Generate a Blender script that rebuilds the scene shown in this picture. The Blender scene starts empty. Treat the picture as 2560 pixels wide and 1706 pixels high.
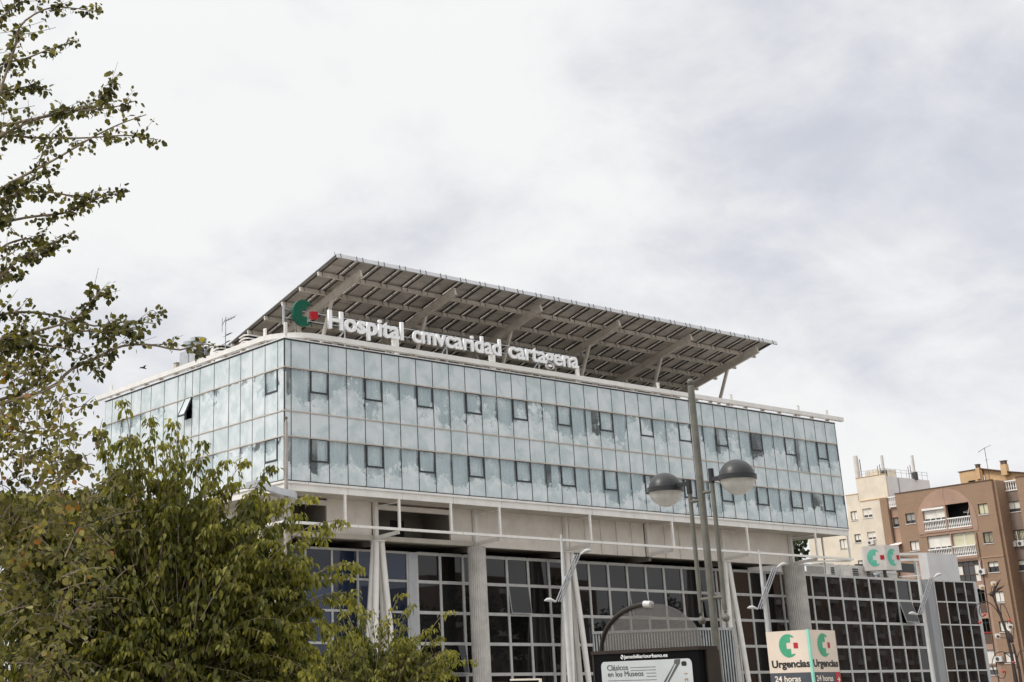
import bpy, bmesh, math, random
import numpy as np
from mathutils import Vector, Matrix
random.seed(7); rng = np.random.default_rng(7)
S = bpy.context.scene; COL = S.collection; PI = math.pi; R = math.radians

# ------------------------------------------------------------------ camera
CAM = Vector((-42.6405, -62.8190, 1.6))
cr = Vector((0.8003704, -0.5992582, -0.0172261)); cf = Vector((0.5680658, 0.7489003, 0.3412471))
cr.normalize(); cf = (cf - cr*cf.dot(cr)).normalized(); cu = cr.cross(cf)
cam = bpy.data.cameras.new('camera'); camo = bpy.data.objects.new('camera', cam); COL.objects.link(camo)
M = Matrix((( cr.x, cu.x, -cf.x, CAM.x), (cr.y, cu.y, -cf.y, CAM.y), (cr.z, cu.z, -cf.z, CAM.z), (0, 0, 0, 1)))
camo.matrix_world = M
cam.sensor_width = 36; cam.sensor_fit = 'HORIZONTAL'; cam.lens = 36*3557.94/2560
cam.shift_x = 393.386/2560; cam.shift_y = -405.211/2560
cam.clip_start = .1; cam.clip_end = 3000
S.camera = camo
# ------------------------------------------------------------------ sky, sun, exposure
SUN_AZ, SUN_EL = R(158), R(48)                       # direction towards the sun, azimuth from +X
sd = Vector((math.cos(SUN_AZ)*math.cos(SUN_EL), math.sin(SUN_AZ)*math.cos(SUN_EL), math.sin(SUN_EL)))
W = bpy.data.worlds.new('World'); S.world = W; W.use_nodes = True
nt = W.node_tree; nt.nodes.clear()
class NT:
    """small helper to chain shader nodes"""
    def __init__(s, tree): s.t = tree
    def n(s, typ, **kw):
        nd = s.t.nodes.new(typ)
        for k, v in kw.items():
            if k.startswith('i_'): s.set(nd, k[2:], v)
            else: setattr(nd, k, v)
        return nd
    def set(s, nd, key, v):
        sock = nd.inputs[int(key)] if key.isdigit() else nd.inputs[key.replace('_', ' ')]
        if isinstance(v, bpy.types.NodeSocket): s.t.links.new(v, sock)
        elif isinstance(v, bpy.types.Node): s.t.links.new(v.outputs[0], sock)
        else: sock.default_value = v
    def m(s, op, a, b=0.0, c=0.0, clamp=False):
        nd = s.n('ShaderNodeMath', operation=op, use_clamp=clamp)
        for i, v in enumerate((a, b, c)): s.set(nd, str(i), v)
        return nd.outputs[0]
    def vm(s, op, a, b=(0, 0, 0)):
        nd = s.n('ShaderNodeVectorMath', operation=op); s.set(nd, '0', a); s.set(nd, '1', b)
        return nd.outputs['Value'] if op in ('DOT_PRODUCT', 'LENGTH') else nd.outputs[0]
    def noise(s, vec, scale, detail=4, rough=.55, dist=0.0):
        nd = s.n('ShaderNodeTexNoise'); s.set(nd, 'Vector', vec); s.set(nd, 'Scale', scale); s.set(nd, 'Detail', detail)
        s.set(nd, 'Roughness', rough); s.set(nd, 'Distortion', dist); return nd.outputs['Fac']
    def ss(s, v, a, b, o0=0.0, o1=1.0):
        nd = s.n('ShaderNodeMapRange', interpolation_type='SMOOTHSTEP')
        for i, x in enumerate((v, a, b, o0, o1)): s.set(nd, str(i), x)
        return nd.outputs[0]
    def schlick(s, f0=.04):
        g = s.n('ShaderNodeNewGeometry'); c = s.m('ABSOLUTE', s.vm('DOT_PRODUCT', g.outputs['Normal'], g.outputs['Incoming']))
        return s.m('ADD', f0, s.m('MULTIPLY', 1-f0, s.m('POWER', s.m('SUBTRACT', 1.0, c, clamp=True), 5.0)))
    def mix(s, f, a, b):
        nd = s.n('ShaderNodeMix', data_type='RGBA'); s.set(nd, '0', f); s.set(nd, '6', a); s.set(nd, '7', b); return nd.outputs[2]
def c4(r, g=None, b=None):
    if g is None: g = b = r
    return (r, g, b, 1)
N = NT(nt)
dirv = N.n('ShaderNodeTexCoord').outputs['Generated']
sep = N.n('ShaderNodeSeparateXYZ', i_0=dirv)
el = N.m('MAXIMUM', sep.outputs[2], 0.0)
den = N.m('ADD', el, .42)
comb = N.n('ShaderNodeCombineXYZ'); N.set(comb, '0', N.m('DIVIDE', sep.outputs[0], den)); N.set(comb, '1', N.m('DIVIDE', sep.outputs[1], den))
P = comb.outputs[0]
big = N.noise(N.vm('ADD', P, (3.1, 7.7, 0)), 1.5, 6, .55, .3)
fine = N.noise(N.vm('ADD', P, (1.3, .2, 0)), 5.5, 9, .60, .25)
def blob(d, w):                                       # 0..1 around one direction of the sky
    d = Vector(d).normalized()
    return N.ss(N.vm('DOT_PRODUCT', dirv, tuple(d)), math.cos(w), 1.0)
def cdir(px, py):                                     # a direction of the sky
    return cf + cr*((px-886.6)/3557.9) - cu*((py-447.8)/3557.9)
grey = N.m('ADD', N.m('MULTIPLY', blob(cdir(2200, 190), R(9)), .30), N.m('MULTIPLY', blob(cdir(1600, 420), R(6)), .22))
grey = N.m('ADD', grey, N.m('MULTIPLY', blob(cdir(850, 480), R(6)), .02))
grey = N.m('SUBTRACT', grey, N.m('MULTIPLY', blob(cdir(1250, 400), R(7)), .22))
grey = N.m('SUBTRACT', grey, N.m('MULTIPLY', blob(cdir(500, 250), R(8)), .15))
thin = N.m('ADD', N.m('MULTIPLY', N.m('SUBTRACT', big, .5), 1.5), N.m('MULTIPLY', N.m('SUBTRACT', fine, .5), 1.8))
cov = N.ss(N.m('ADD', thin, grey), -.27, .82)
cloud = N.mix(cov, c4(.80, .803, .806), c4(.575, .59, .65))
glow = N.m('MULTIPLY', blob(sd, R(70)), .55)
over = N.m('ADD', N.m('ADD', 1.0, N.m('MULTIPLY', N.ss(el, .42, 1.0), .75)), glow)
cl2 = N.n('ShaderNodeVectorMath', operation='SCALE'); N.set(cl2, '0', cloud); N.set(cl2, 'Scale', over)
sky = N.n('ShaderNodeTexSky', sky_type='NISHITA', sun_disc=False, sun_elevation=SUN_EL, sun_rotation=PI/2-SUN_AZ)
bgA = N.n('ShaderNodeBackground', i_Color=sky.outputs[0], i_Strength=.09)
bgB = N.n('ShaderNodeBackground', i_Color=cl2.outputs[0], i_Strength=1.0)
mx = N.n('ShaderNodeMixShader', i_0=N.m('SUBTRACT', 1.0, N.m('MULTIPLY', cov, .12)), i_1=bgA, i_2=bgB)
nt.links.new(mx.outputs[0], N.n('ShaderNodeOutputWorld').inputs[0])
sl = bpy.data.lights.new('sun', 'SUN'); sl.energy = 1.5; sl.angle = R(14); sl.color = (1, .95, .88)
so = bpy.data.objects.new('sun', sl); COL.objects.link(so); so.rotation_euler = sd.to_track_quat('Z', 'Y').to_euler(); so.location = (0, 0, 60)
vs = S.view_settings; vs.view_transform = 'Standard'; vs.look = 'None'; vs.exposure = .20; vs.gamma = 1; vs.use_curve_mapping = False
S.render.engine = 'CYCLES'; S.cycles.max_bounces = 8; S.cycles.transparent_max_bounces = 12; S.cycles.caustics_reflective = False; S.cycles.caustics_refractive = False

# ------------------------------------------------------------------ materials
MATS = {}
def mat(name, col, rough=.6, var=.12, scale=3.0, metal=0.0, spec=.5, streak=0.0, bump=0.0, dirt=None):
    """plain surface with mottled colour, optional downward streaks and relief"""
    m = bpy.data.materials.new(name); m.use_nodes = True; t = m.node_tree; K = NT(t); b = t.nodes['Principled BSDF']
    geo = K.n('ShaderNodeNewGeometry').outputs['Position']
    f = K.noise(geo, scale, 6, .6)
    dark = c4(*[max(0, x*(1-var*2)) for x in col]); lite = c4(*[min(1, x*(1+var)) for x in col])
    c = K.mix(K.ss(f, .25, .75), dark, lite)
    if streak:
        sv = K.vm('MULTIPLY', geo, (1, 1, .06)); g = K.noise(sv, 4.5, 5, .7)
        d = dirt or [x*.55 for x in col]
        c = K.mix(K.m('MULTIPLY', K.ss(g, .52, .78), streak), c, c4(*d))
    K.set(b, 'Base Color', c); b.inputs['Roughness'].default_value = rough; b.inputs['Metallic'].default_value = metal
    b.inputs['Specular IOR Level'].default_value = spec
    if bump:
        bp = K.n('ShaderNodeBump', i_Strength=bump, i_Height=K.noise(geo, scale*6, 4)); K.set(b, 'Normal', bp)
    MATS[name] = m; return m
mat('white_paint', (.80, .775, .73), .45, .05, 1.2, streak=.38, dirt=(.56, .49, .41))
mat('white_clean', (.82, .82, .82), .35, .03, 2)
mat('beige_panel', (.78, .73, .665), .55, .06, .9, streak=.22, dirt=(.42, .37, .31))
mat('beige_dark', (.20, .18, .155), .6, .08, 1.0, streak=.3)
mat('soffit', (.52, .48, .42), .7, .08, .8)
mat('slab', (.30, .28, .26), .8, .1, 1)
mat('dark_frame', (.025, .026, .03), .4, .1)
mat('cap_beige', (.52, .45, .38), .45, .08, 2)
mat('mull_grey', (.52, .52, .50), .4, .06, 2, streak=.15)
mat('metal_grey', (.46, .47, .49), .38, .06, 2, metal=.3)
mat('pillar_grey', (.31, .315, .325), .5, .04, .6)
mat('screen_grey', (.60, .59, .58), .5, .04, .6)
mat('concrete', (.54, .51, .475), .8, .12, 1.6, streak=.5, dirt=(.27, .24, .21), bump=.25)
mat('concrete_dark', (.50, .475, .445), .8, .12, 1.6, streak=.4, bump=.2)
mat('pv_back', (.54, .495, .445), .5, .14, .8)
mat('pv_dark', (.085, .08, .075), .4, .1)
mat('canopy_steel', (.66, .60, .52), .5, .08, 1.5, streak=.2)
mat('fascia_alu', (.62, .62, .63), .35, .04, 2, metal=.3)
mat('letter_white', (.90, .90, .90), .3, .03, 2)
mat('logo_green', (.004, .10, .058), .5, .08, spec=.2)
mat('logo_red', (.45, .008, .022), .5, .08, spec=.2)
mat('print_green', (.045, .32, .17), .4, .05)
mat('print_teal', (.13, .50, .36), .45, .06)
mat('print_red', (.42, .01, .02), .45, .05)
mat('edge_teal', (.26, .62, .50), .35, .05)
mat('sign_cream', (.66, .56, .46), .45, .04, 1)
mat('sign_pale', (.66, .62, .58), .5, .06, 2, streak=.2)
mat('sign_slate', (.055, .06, .075), .45, .08)
mat('print_black', (.012, .012, .012), .5, .05)
mat('print_cream', (.74, .66, .55), .5, .04)
mat('print_grey', (.09, .09, .09), .5, .05)
mat('print_gold', (.33, .22, .10), .5, .05)
mat('lamp_post', (.135, .13, .105), .5, .15, 6, bump=.1)
mat('lamp_cap', (.022, .021, .021), .38, .2, 5, spec=.5)
mat('lamp_black', (.018, .018, .02), .45, .1)
mat('kiosk_brown', (.035, .026, .02), .5, .15, 4, spec=.2)
mat('kiosk_black', (.004, .004, .0045), .45, .1, spec=.06)
mat('poster_pale', (.50, .53, .53), .25, .05, 1.5)
mat('steel_bright', (.62, .60, .58), .3, .08, 4, metal=.5)
mat('cream_wall', (.74, .65, .52), .8, .07, .5, streak=.25, dirt=(.52, .40, .27))
mat('white_wall', (.80, .77, .75), .8, .05, .5, streak=.12)
mat('ochre_wall', (.60, .40, .215), .8, .08, .6, streak=.15)
mat('rose_wall', (.40, .26, .19), .85, .08, .6, streak=.12)
mat('mauve_wall', (.235, .17, .14), .85, .1, .6)
mat('win_frame', (.055, .052, .05), .4, .1)
mat('shutter', (.80, .76, .68), .6, .06, 1)
mat('shutter_grey', (.34, .325, .30), .6, .06, 1)
mat('shutter_cream', (.62, .58, .40), .6, .06, 1)
mat('balus_white', (.82, .79, .75), .6, .05, 1)
mat('void', (.012, .011, .012), .7, .1)  # near-black stands in for unlit depth inside openings
mat('ac_white', (.66, .64, .60), .5, .06, 3)
mat('tile_brown', (.12, .075, .05), .7, .15)
mat('asphalt', (.055, .055, .056), .9, .2, 2, bump=.2)
mat('paving', (.38, .355, .32), .85, .12, 1.1)
mat('bark', (.15, .115, .08), .9, .25, 18, bump=.5)
mat('twig', (.24, .185, .13), .85, .25, 20)
mat('rust', (.03, .016, .012), .6, .25, 12)
mat('glass_bulb_white', (.62, .58, .50), .35, .1, 20)
mat('bulb_orange', (.50, .20, .03), .4, .2, 30)
mat('ball_red', (.42, .035, .02), .4, .1, 20)
mat('pole_brown', (.34, .305, .275), .5, .1, 3)
mat('galv', (.40, .42, .42), .35, .15, 4, metal=.6)
mat('grill_dark', (.06, .06, .06), .6, .1)
mat('awning_stripe', (.55, .16, .06), .8, .1)
mat('curtain', (.51, .565, .585), .9, .02, .6)
mat('interior', (.10, .10, .105), .9, .1, 1)
mat('roof_gravel', (.36, .34, .31), .95, .15, 4)
mat('bird_dark', (.05, .05, .05), .8, .1)
mat('sign_blue', (.02, .07, .28), .35, .05)
mat('sign_redorange', (.45, .06, .03), .4, .08)

def brick_mat():
    m = bpy.data.materials.new('brick_wall'); m.use_nodes = True; t = m.node_tree; K = NT(t); b = t.nodes['Principled BSDF']
    o = K.n('ShaderNodeTexCoord').outputs['Object']; s = K.n('ShaderNodeSeparateXYZ', i_0=o)
    uv = K.n('ShaderNodeCombineXYZ', i_0=K.m('ADD', s.outputs[0], s.outputs[1]), i_1=s.outputs[2])
    br = K.n('ShaderNodeTexBrick', i_Vector=uv, i_Scale=1.0, i_Color1=c4(.335, .21, .13), i_Color2=c4(.25, .158, .10), i_Mortar=c4(.30, .23, .17))
    br.inputs['Brick Width'].default_value = .26; br.inputs['Row Height'].default_value = .085; br.inputs['Mortar Size'].default_value = .012
    rowband = K.noise(K.vm('MULTIPLY', o, (.25, .25, 4.5)), 1.0, 4, .6)
    c = K.mix(K.ss(rowband, .3, .7), br.outputs[0], c4(.325, .205, .13))
    w = K.noise(o, .5, 5); c = K.mix(K.m('MULTIPLY', K.ss(w, .45, .8), .35), c, c4(.2, .12, .075))
    K.set(b, 'Base Color', c); b.inputs['Roughness'].default_value = .9
    MATS['brick_wall'] = m
brick_mat()

def facade_glass():
    """clear tinted pane with a printed frieze of white clouds, and the opaque cloud-printed spandrel"""
    for kind in ('print_pane', 'print_spandrel'):
        m = bpy.data.materials.new(kind); m.use_nodes = True; t = m.node_tree; t.nodes.clear(); K = NT(t)
        geo = K.n('ShaderNodeNewGeometry').outputs['Position']; s = K.n('ShaderNodeSeparateXYZ', i_0=geo)
        z = s.outputs[2]
        soft = K.noise(geo, .7, 3, .5, .2)
        if kind == 'print_pane':
            up = K.m('GREATER_THAN', z, 15.3)
            t0 = K.m('DIVIDE', K.m('SUBTRACT', z, K.m('ADD', 12.34, K.m('MULTIPLY', up, 3.69))), 2.37)
            bill = K.n('ShaderNodeTexVoronoi', feature='SMOOTH_F1', i_Scale=2.1); K.set(bill, 'Vector', K.vm('ADD', geo, (.3, .7, 0)))
            bill.inputs['Smoothness'].default_value = .35; bill.inputs['Detail'].default_value = 2.0; bill.inputs['Roughness'].default_value = .6
            n = K.m('ADD', K.m('MULTIPLY', K.noise(geo, .30, 2, .5), 3.0), K.m('MULTIPLY', K.noise(geo, 1.9, 5, .55), .55))
            n = K.m('SUBTRACT', n, K.m('MULTIPLY', bill.outputs['Distance'], .40))
            n = K.m('ADD', n, K.m('MULTIPLY', K.m('LESS_THAN', s.outputs[0], .12), .62))
            f = K.m('SUBTRACT', n, K.m('ADD', K.m('MULTIPLY', t0, 1.20), .86))
            mask = K.m('MULTIPLY', K.ss(f, -.08, .16), .94)
            haze = K.ss(soft, .42, .75, .04, .42)
            mask = K.m('MAXIMUM', mask, haze)
            outer = K.m('GREATER_THAN', K.vm('DOT_PRODUCT', K.n('ShaderNodeNewGeometry').outputs['True Normal'], (-.7, -.7, 0)), .3)   # printed on the outer face only
            mask = K.m('MULTIPLY', mask, outer)
            shade = K.ss(K.noise(geo, 1.3, 4, .55), .3, .7)
            pc = K.mix(shade, c4(.60, .67, .675), c4(.82, .85, .86))
        else:
            mask = 1.0
            cl = K.ss(K.noise(geo, .8, 7, .6, .5), .36, .62)
            edge = K.ss(K.noise(geo, 2.6, 6, .65, .4), .4, .75)
            pc = K.mix(cl, K.mix(edge, c4(.52, .59, .595), c4(.46, .545, .545)), c4(.66, .70, .715))
        fr = K.schlick(.045)
        tr = K.n('ShaderNodeBsdfTransparent', i_Color=c4(.96, .985, .99))
        df = K.n('ShaderNodeBsdfDiffuse', i_Color=pc)
        if kind == 'print_pane': df = K.n('ShaderNodeMixShader', i_0=.25, i_1=df, i_2=K.n('ShaderNodeBsdfTranslucent', i_Color=pc))
        gl = K.n('ShaderNodeBsdfGlossy', i_Roughness=.03, i_Color=c4(.9, .95, .95))
        a = K.n('ShaderNodeMixShader', i_0=mask, i_1=tr, i_2=df)
        r = K.n('ShaderNodeMixShader', i_0=K.m('MULTIPLY', fr, .9), i_1=a, i_2=gl)
        t.links.new(r.outputs[0], K.n('ShaderNodeOutputMaterial').inputs[0]); MATS[kind] = m
    for nm, base, ior in (('dark_glass', (.009, .0088, .009), 1.52), ('blue_glass', (.016, .026, .055), 1.5), ('pane_dark', (.05, .052, .055), 1.5)):
        m = bpy.data.materials.new(nm); m.use_nodes = True; t = m.node_tree; K = NT(t); b = t.nodes['Principled BSDF']
        oi = K.n('ShaderNodeObjectInfo').outputs['Random']
        K.set(b, 'Base Color', K.mix(oi, c4(*[x*.5 for x in base]), c4(*[x*1.8 for x in base])))
        b.inputs['Roughness'].default_value = .015; b.inputs['IOR'].default_value = ior; MATS[nm] = m
    m = bpy.data.materials.new('smoked_acrylic'); m.use_nodes = True; t = m.node_tree; t.nodes.clear(); K = NT(t)
    tr = K.n('ShaderNodeBsdfTransparent', i_Color=c4(.80, .775, .74)); df = K.n('ShaderNodeBsdfDiffuse', i_Color=c4(.21, .20, .19)); gl = K.n('ShaderNodeBsdfGlossy', i_Roughness=.1)
    a = K.n('ShaderNodeMixShader', i_0=.24, i_1=tr, i_2=df); r = K.n('ShaderNodeMixShader', i_0=K.m('MULTIPLY', K.schlick(.035), .8), i_1=a, i_2=gl)
    t.links.new(r.outputs[0], K.n('ShaderNodeOutputMaterial').inputs[0]); MATS['smoked_acrylic'] = m
    m = bpy.data.materials.new('bowl_glass'); m.use_nodes = True; t = m.node_tree; t.nodes.clear(); K = NT(t)
    geo = K.n('ShaderNodeNewGeometry').outputs['Position']
    tr = K.n('ShaderNodeBsdfTransparent', i_Color=c4(.9, .89, .86)); df = K.n('ShaderNodeBsdfDiffuse', i_Color=c4(.90, .87, .81)); tl = K.n('ShaderNodeBsdfTranslucent', i_Color=c4(.92, .89, .83))
    gl = K.n('ShaderNodeBsdfGlossy', i_Roughness=.08)
    d2 = K.n('ShaderNodeMixShader', i_0=.5, i_1=df, i_2=tl)
    a = K.n('ShaderNodeMixShader', i_0=K.ss(K.noise(geo, 9, 4, .5), .2, .8, .6, .85), i_1=tr, i_2=d2)
    r = K.n('ShaderNodeMixShader', i_0=K.schlick(.04), i_1=a, i_2=gl)
    t.links.new(r.outputs[0], K.n('ShaderNodeOutputMaterial').inputs[0]); MATS['bowl_glass'] = m
facade_glass()

def leaf_mat(name, stops, trans=.42, rough=.45):
    m = bpy.data.materials.new(name); m.use_nodes = True; t = m.node_tree; t.nodes.clear(); K = NT(t)
    at = K.n('ShaderNodeAttribute', attribute_name='tint').outputs['Fac']
    rp = K.n('ShaderNodeValToRGB'); K.set(rp, 'Fac', at); e = rp.color_ramp.elements
    while len(e) < len(stops): e.new(.5)
    for i, (p, c) in enumerate(stops): e[i].position = p; e[i].color = c4(*c)
    sc = K.n('ShaderNodeVectorMath', operation='MULTIPLY'); K.set(sc, '0', rp.outputs[0]); K.set(sc, '1', (1.35, 1.3, .6))
    df = K.n('ShaderNodeBsdfDiffuse', i_Color=rp.outputs[0]); tl = K.n('ShaderNodeBsdfTranslucent', i_Color=sc.outputs[0])
    gl = K.n('ShaderNodeBsdfGlossy', i_Roughness=rough)
    a = K.n('ShaderNodeMixShader', i_0=trans, i_1=df, i_2=tl)
    r = K.n('ShaderNodeMixShader', i_0=K.m('MULTIPLY', K.schlick(.03), .55), i_1=a, i_2=gl)
    t.links.new(r.outputs[0], K.n('ShaderNodeOutputMaterial').inputs[0]); MATS[name] = m
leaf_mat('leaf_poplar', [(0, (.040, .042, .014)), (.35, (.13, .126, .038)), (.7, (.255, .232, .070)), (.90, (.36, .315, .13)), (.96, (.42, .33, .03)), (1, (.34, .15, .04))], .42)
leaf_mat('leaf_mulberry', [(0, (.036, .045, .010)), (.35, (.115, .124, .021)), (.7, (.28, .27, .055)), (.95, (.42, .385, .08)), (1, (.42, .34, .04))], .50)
leaf_mat('leaf_pine', [(0, (.012, .022, .008)), (1, (.045, .065, .02))], .2)

# ------------------------------------------------------------------ mesh helpers
WM = {}
class MB:
    def __init__(s): s.v = []; s.f = []
    def add(s, vs, fs):
        o = len(s.v); s.v += [Vector(p) for p in vs]; s.f += [[i+o for i in f] for f in fs]; return s
    def box(s, x0, x1, y0, y1, z0, z1):
        return s.add([(x0,y0,z0),(x1,y0,z0),(x1,y1,z0),(x0,y1,z0),(x0,y0,z1),(x1,y0,z1),(x1,y1,z1),(x0,y1,z1)],
                     [(0,3,2,1),(4,5,6,7),(0,1,5,4),(1,2,6,5),(2,3,7,6),(3,0,4,7)])
    def bar(s, p, q, w, h, up=(0, 0, 1)):
        p = Vector(p); q = Vector(q); d = (q-p).normalized(); up = Vector(up)
        if abs(d.dot(up)) > .99: up = Vector((1, 0, 0))
        a = d.cross(up).normalized(); b = a.cross(d)
        c = [(-1,-1),(1,-1),(1,1),(-1,1)]
        return s.add([p+a*x*w/2+b*y*h/2 for x, y in c]+[q+a*x*w/2+b*y*h/2 for x, y in c], [(0,3,2,1),(4,5,6,7),(0,1,5,4),(1,2,6,5),(2,3,7,6),(3,0,4,7)])
    def path(s, pts, rad, n=8, cap=True):
        pts = [Vector(p) for p in pts]; k = len(pts)
        if not isinstance(rad, (list, tuple)): rad = [rad]*k
        o = len(s.v); prev = None
        for i, p in enumerate(pts):
            d = (pts[min(i+1, k-1)]-pts[max(i-1, 0)]).normalized()
            if prev is None: a = d.orthogonal().normalized()
            else: a = (prev-d*prev.dot(d)).normalized()
            prev = a; b = d.cross(a)
            for j in range(n):
                t = 2*PI*j/n; s.v.append(p+(a*math.cos(t)+b*math.sin(t))*rad[i])
        for i in range(k-1):
            for j in range(n):
                j2 = (j+1) % n; s.f.append([o+i*n+j, o+i*n+j2, o+(i+1)*n+j2, o+(i+1)*n+j])
        if cap: s.f.append([o+j for j in reversed(range(n))]); s.f.append([o+(k-1)*n+j for j in range(n)])
        return s
    def tube(s, p, q, r0, r1=None, n=10): return s.path([p, q], [r0, r0 if r1 is None else r1], n)
    def lathe(s, prof, c, n=20, ripple=None):
        c = Vector(c); o = len(s.v); k = len(prof)
        for r, z in prof:
            for j in range(n):
                t = 2*PI*j/n; rr = r*(ripple(j) if ripple else 1)
                s.v.append(c+Vector((math.cos(t)*rr, math.sin(t)*rr, z)))
        for i in range(k-1):
            for j in range(n):
                j2 = (j+1) % n; s.f.append([o+i*n+j, o+i*n+j2, o+(i+1)*n+j2, o+(i+1)*n+j])
        s.f.append([o+j for j in reversed(range(n))]); s.f.append([o+(k-1)*n+j for j in range(n)])
        return s
    def prism(s, poly, org, ax, ay, az, depth):
        """closed polygon in the (ax, ay) plane, extruded by depth along az"""
        org, ax, ay, az = map(Vector, (org, ax, ay, az)); n = len(poly); o = len(s.v)
        for d in (0, depth):
            for x, y in poly: s.v.append(org+ax*x+ay*y+az*d)
        s.f.append([o+i for i in reversed(range(n))]); s.f.append([o+n+i for i in range(n)])
        for i in range(n): j = (i+1) % n; s.f.append([o+i, o+j, o+n+j, o+n+i])
        return s
    def mesh(s, name, m, smooth=False):
        me = bpy.data.meshes.new(name); me.from_pydata(s.v, [], s.f); me.materials.append(MATS[m])
        bm = bmesh.new(); bm.from_mesh(me); bmesh.ops.recalc_face_normals(bm, faces=bm.faces); bm.to_mesh(me); bm.free()
        if smooth:
            me.polygons.foreach_set('use_smooth', [True]*len(me.polygons))
            try: me.set_sharp_from_angle(angle=R(40))
            except Exception: pass
        return me
    def build(s, name, m, parent=None, smooth=False, local=False, label=None):
        if parent is not None and not local:
            inv = WM[parent.name].inverted(); s.v = [inv @ p for p in s.v]
        o = bpy.data.objects.new(name, s.mesh(name, m, smooth)); COL.objects.link(o)
        if parent is not None: o.parent = parent; WM[o.name] = WM[parent.name].copy()
        else: WM[o.name] = Matrix.Identity(4)
        if label: o['label'] = label
        return o
def inst(me, name, parent, mtx):
    """one more object on a shared mesh, placed by a matrix in its parent's frame"""
    o = bpy.data.objects.new(name, me); COL.objects.link(o); o.parent = parent; o.matrix_local = mtx; WM[o.name] = WM[parent.name] @ mtx; return o
def thing(name, label, cat, loc=(0, 0, 0), rz=0.0, group=None):
    o = bpy.data.objects.new(name, None); COL.objects.link(o); o.location = loc; o.rotation_euler = (0, 0, rz); o.empty_display_size = .3
    o['label'] = label; o['category'] = cat
    if group: o['group'] = group
    WM[o.name] = Matrix.Translation(loc) @ Matrix.Rotation(rz, 4, 'Z'); return o
def tag(o, label, cat, group=None):
    o['label'] = label; o['category'] = cat
    if group: o['group'] = group
    return o
def struct(o): o['kind'] = 'structure'; return o
def stuff(o): o['kind'] = 'stuff'; return o
T = Matrix.Translation
def frame_mtx(org, ax, ay, az):
    ax, ay, az = Vector(ax), Vector(ay), Vector(az)
    return Matrix(((ax.x, ay.x, az.x, org[0]), (ax.y, ay.y, az.y, org[1]), (ax.z, ay.z, az.z, org[2]), (0, 0, 0, 1)))

# --- lettering: built-in font turned into meshes
def glyph(txt, depth, bold=0.0, bevel=0.0, squeeze=1.0, name='lettering'):
    cu_ = bpy.data.curves.new(name, 'FONT'); cu_.body = txt; cu_.extrude = depth/2; cu_.offset = bold; cu_.bevel_depth = bevel; cu_.resolution_u = 4
    o = bpy.data.objects.new(name, cu_); COL.objects.link(o)
    bpy.context.view_layer.update()
    me = bpy.data.meshes.new_from_object(o.evaluated_get(bpy.context.evaluated_depsgraph_get()))
    COL.objects.unlink(o); bpy.data.objects.remove(o); bpy.data.curves.remove(cu_)
    return me
def bbox(me):
    a = np.empty(len(me.vertices)*3); me.vertices.foreach_get('co', a); a = a.reshape(-1, 3); return a.min(0), a.max(0)
def xform(me, sx, sy, sz=1.0, ox=0.0, oy=0.0, oz=0.0):
    a = np.empty(len(me.vertices)*3); me.vertices.foreach_get('co', a); a = a.reshape(-1, 3)
    a = (a+np.array([ox, oy, oz]))*np.array([sx, sy, sz]); me.vertices.foreach_set('co', a.ravel()); me.update(); return me
def text_flat(txt, m, parent, org, ax, up, width, capz, name='lettering', bold=0.0, depth=.006):
    """flat print of given width and cap height lying on a board; org is its lower left corner (baseline), world frame"""
    me = glyph(txt, .01, bold, name=name); lo, hi = bbox(me)
    capm = glyph('H', .01, bold); cl, ch = bbox(capm); bpy.data.meshes.remove(capm)
    xform(me, width/(hi[0]-lo[0]), capz/(ch[1]-cl[1]), depth/.01, -lo[0], 0, 0)
    me.materials.clear(); me.materials.append(MATS[m]); me.name = name
    ax = Vector(ax).normalized(); up = Vector(up); az = ax.cross(up)
    return inst(me, name, parent, WM[parent.name].inverted() @ frame_mtx(org, ax, up, az))
LOGO = [(.70, .715), (.50, .70), (.25, .76), (.25, .27), (-.21, .27), (-.21, -.27), (.25, -.27), (.25, -.76), (.50, -.70)]
LOGO += [(math.cos(a), math.sin(a)) for a in [R(-45.5-i*(360-45.5*2)/40) for i in range(0, 40)]]

# ------------------------------------------------------------------ ground
g = MB().add([(-900,-900,0),(1400,-900,0),(1400,1400,0),(-900,1400,0)], [(0,1,2,3)]).build('ground', 'asphalt'); struct(g)
pv = MB().box(-30, 82, -16, 60, .004, .14).build('pavement', 'paving'); struct(pv)
pv2 = MB().box(-60, 90, -62, -24, .004, .14).build('pavement', 'paving'); struct(pv2)
kb = MB().box(-30.02, 82, -16.3, -16.004, .004, .15).build('kerb', 'concrete'); struct(kb)

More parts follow.
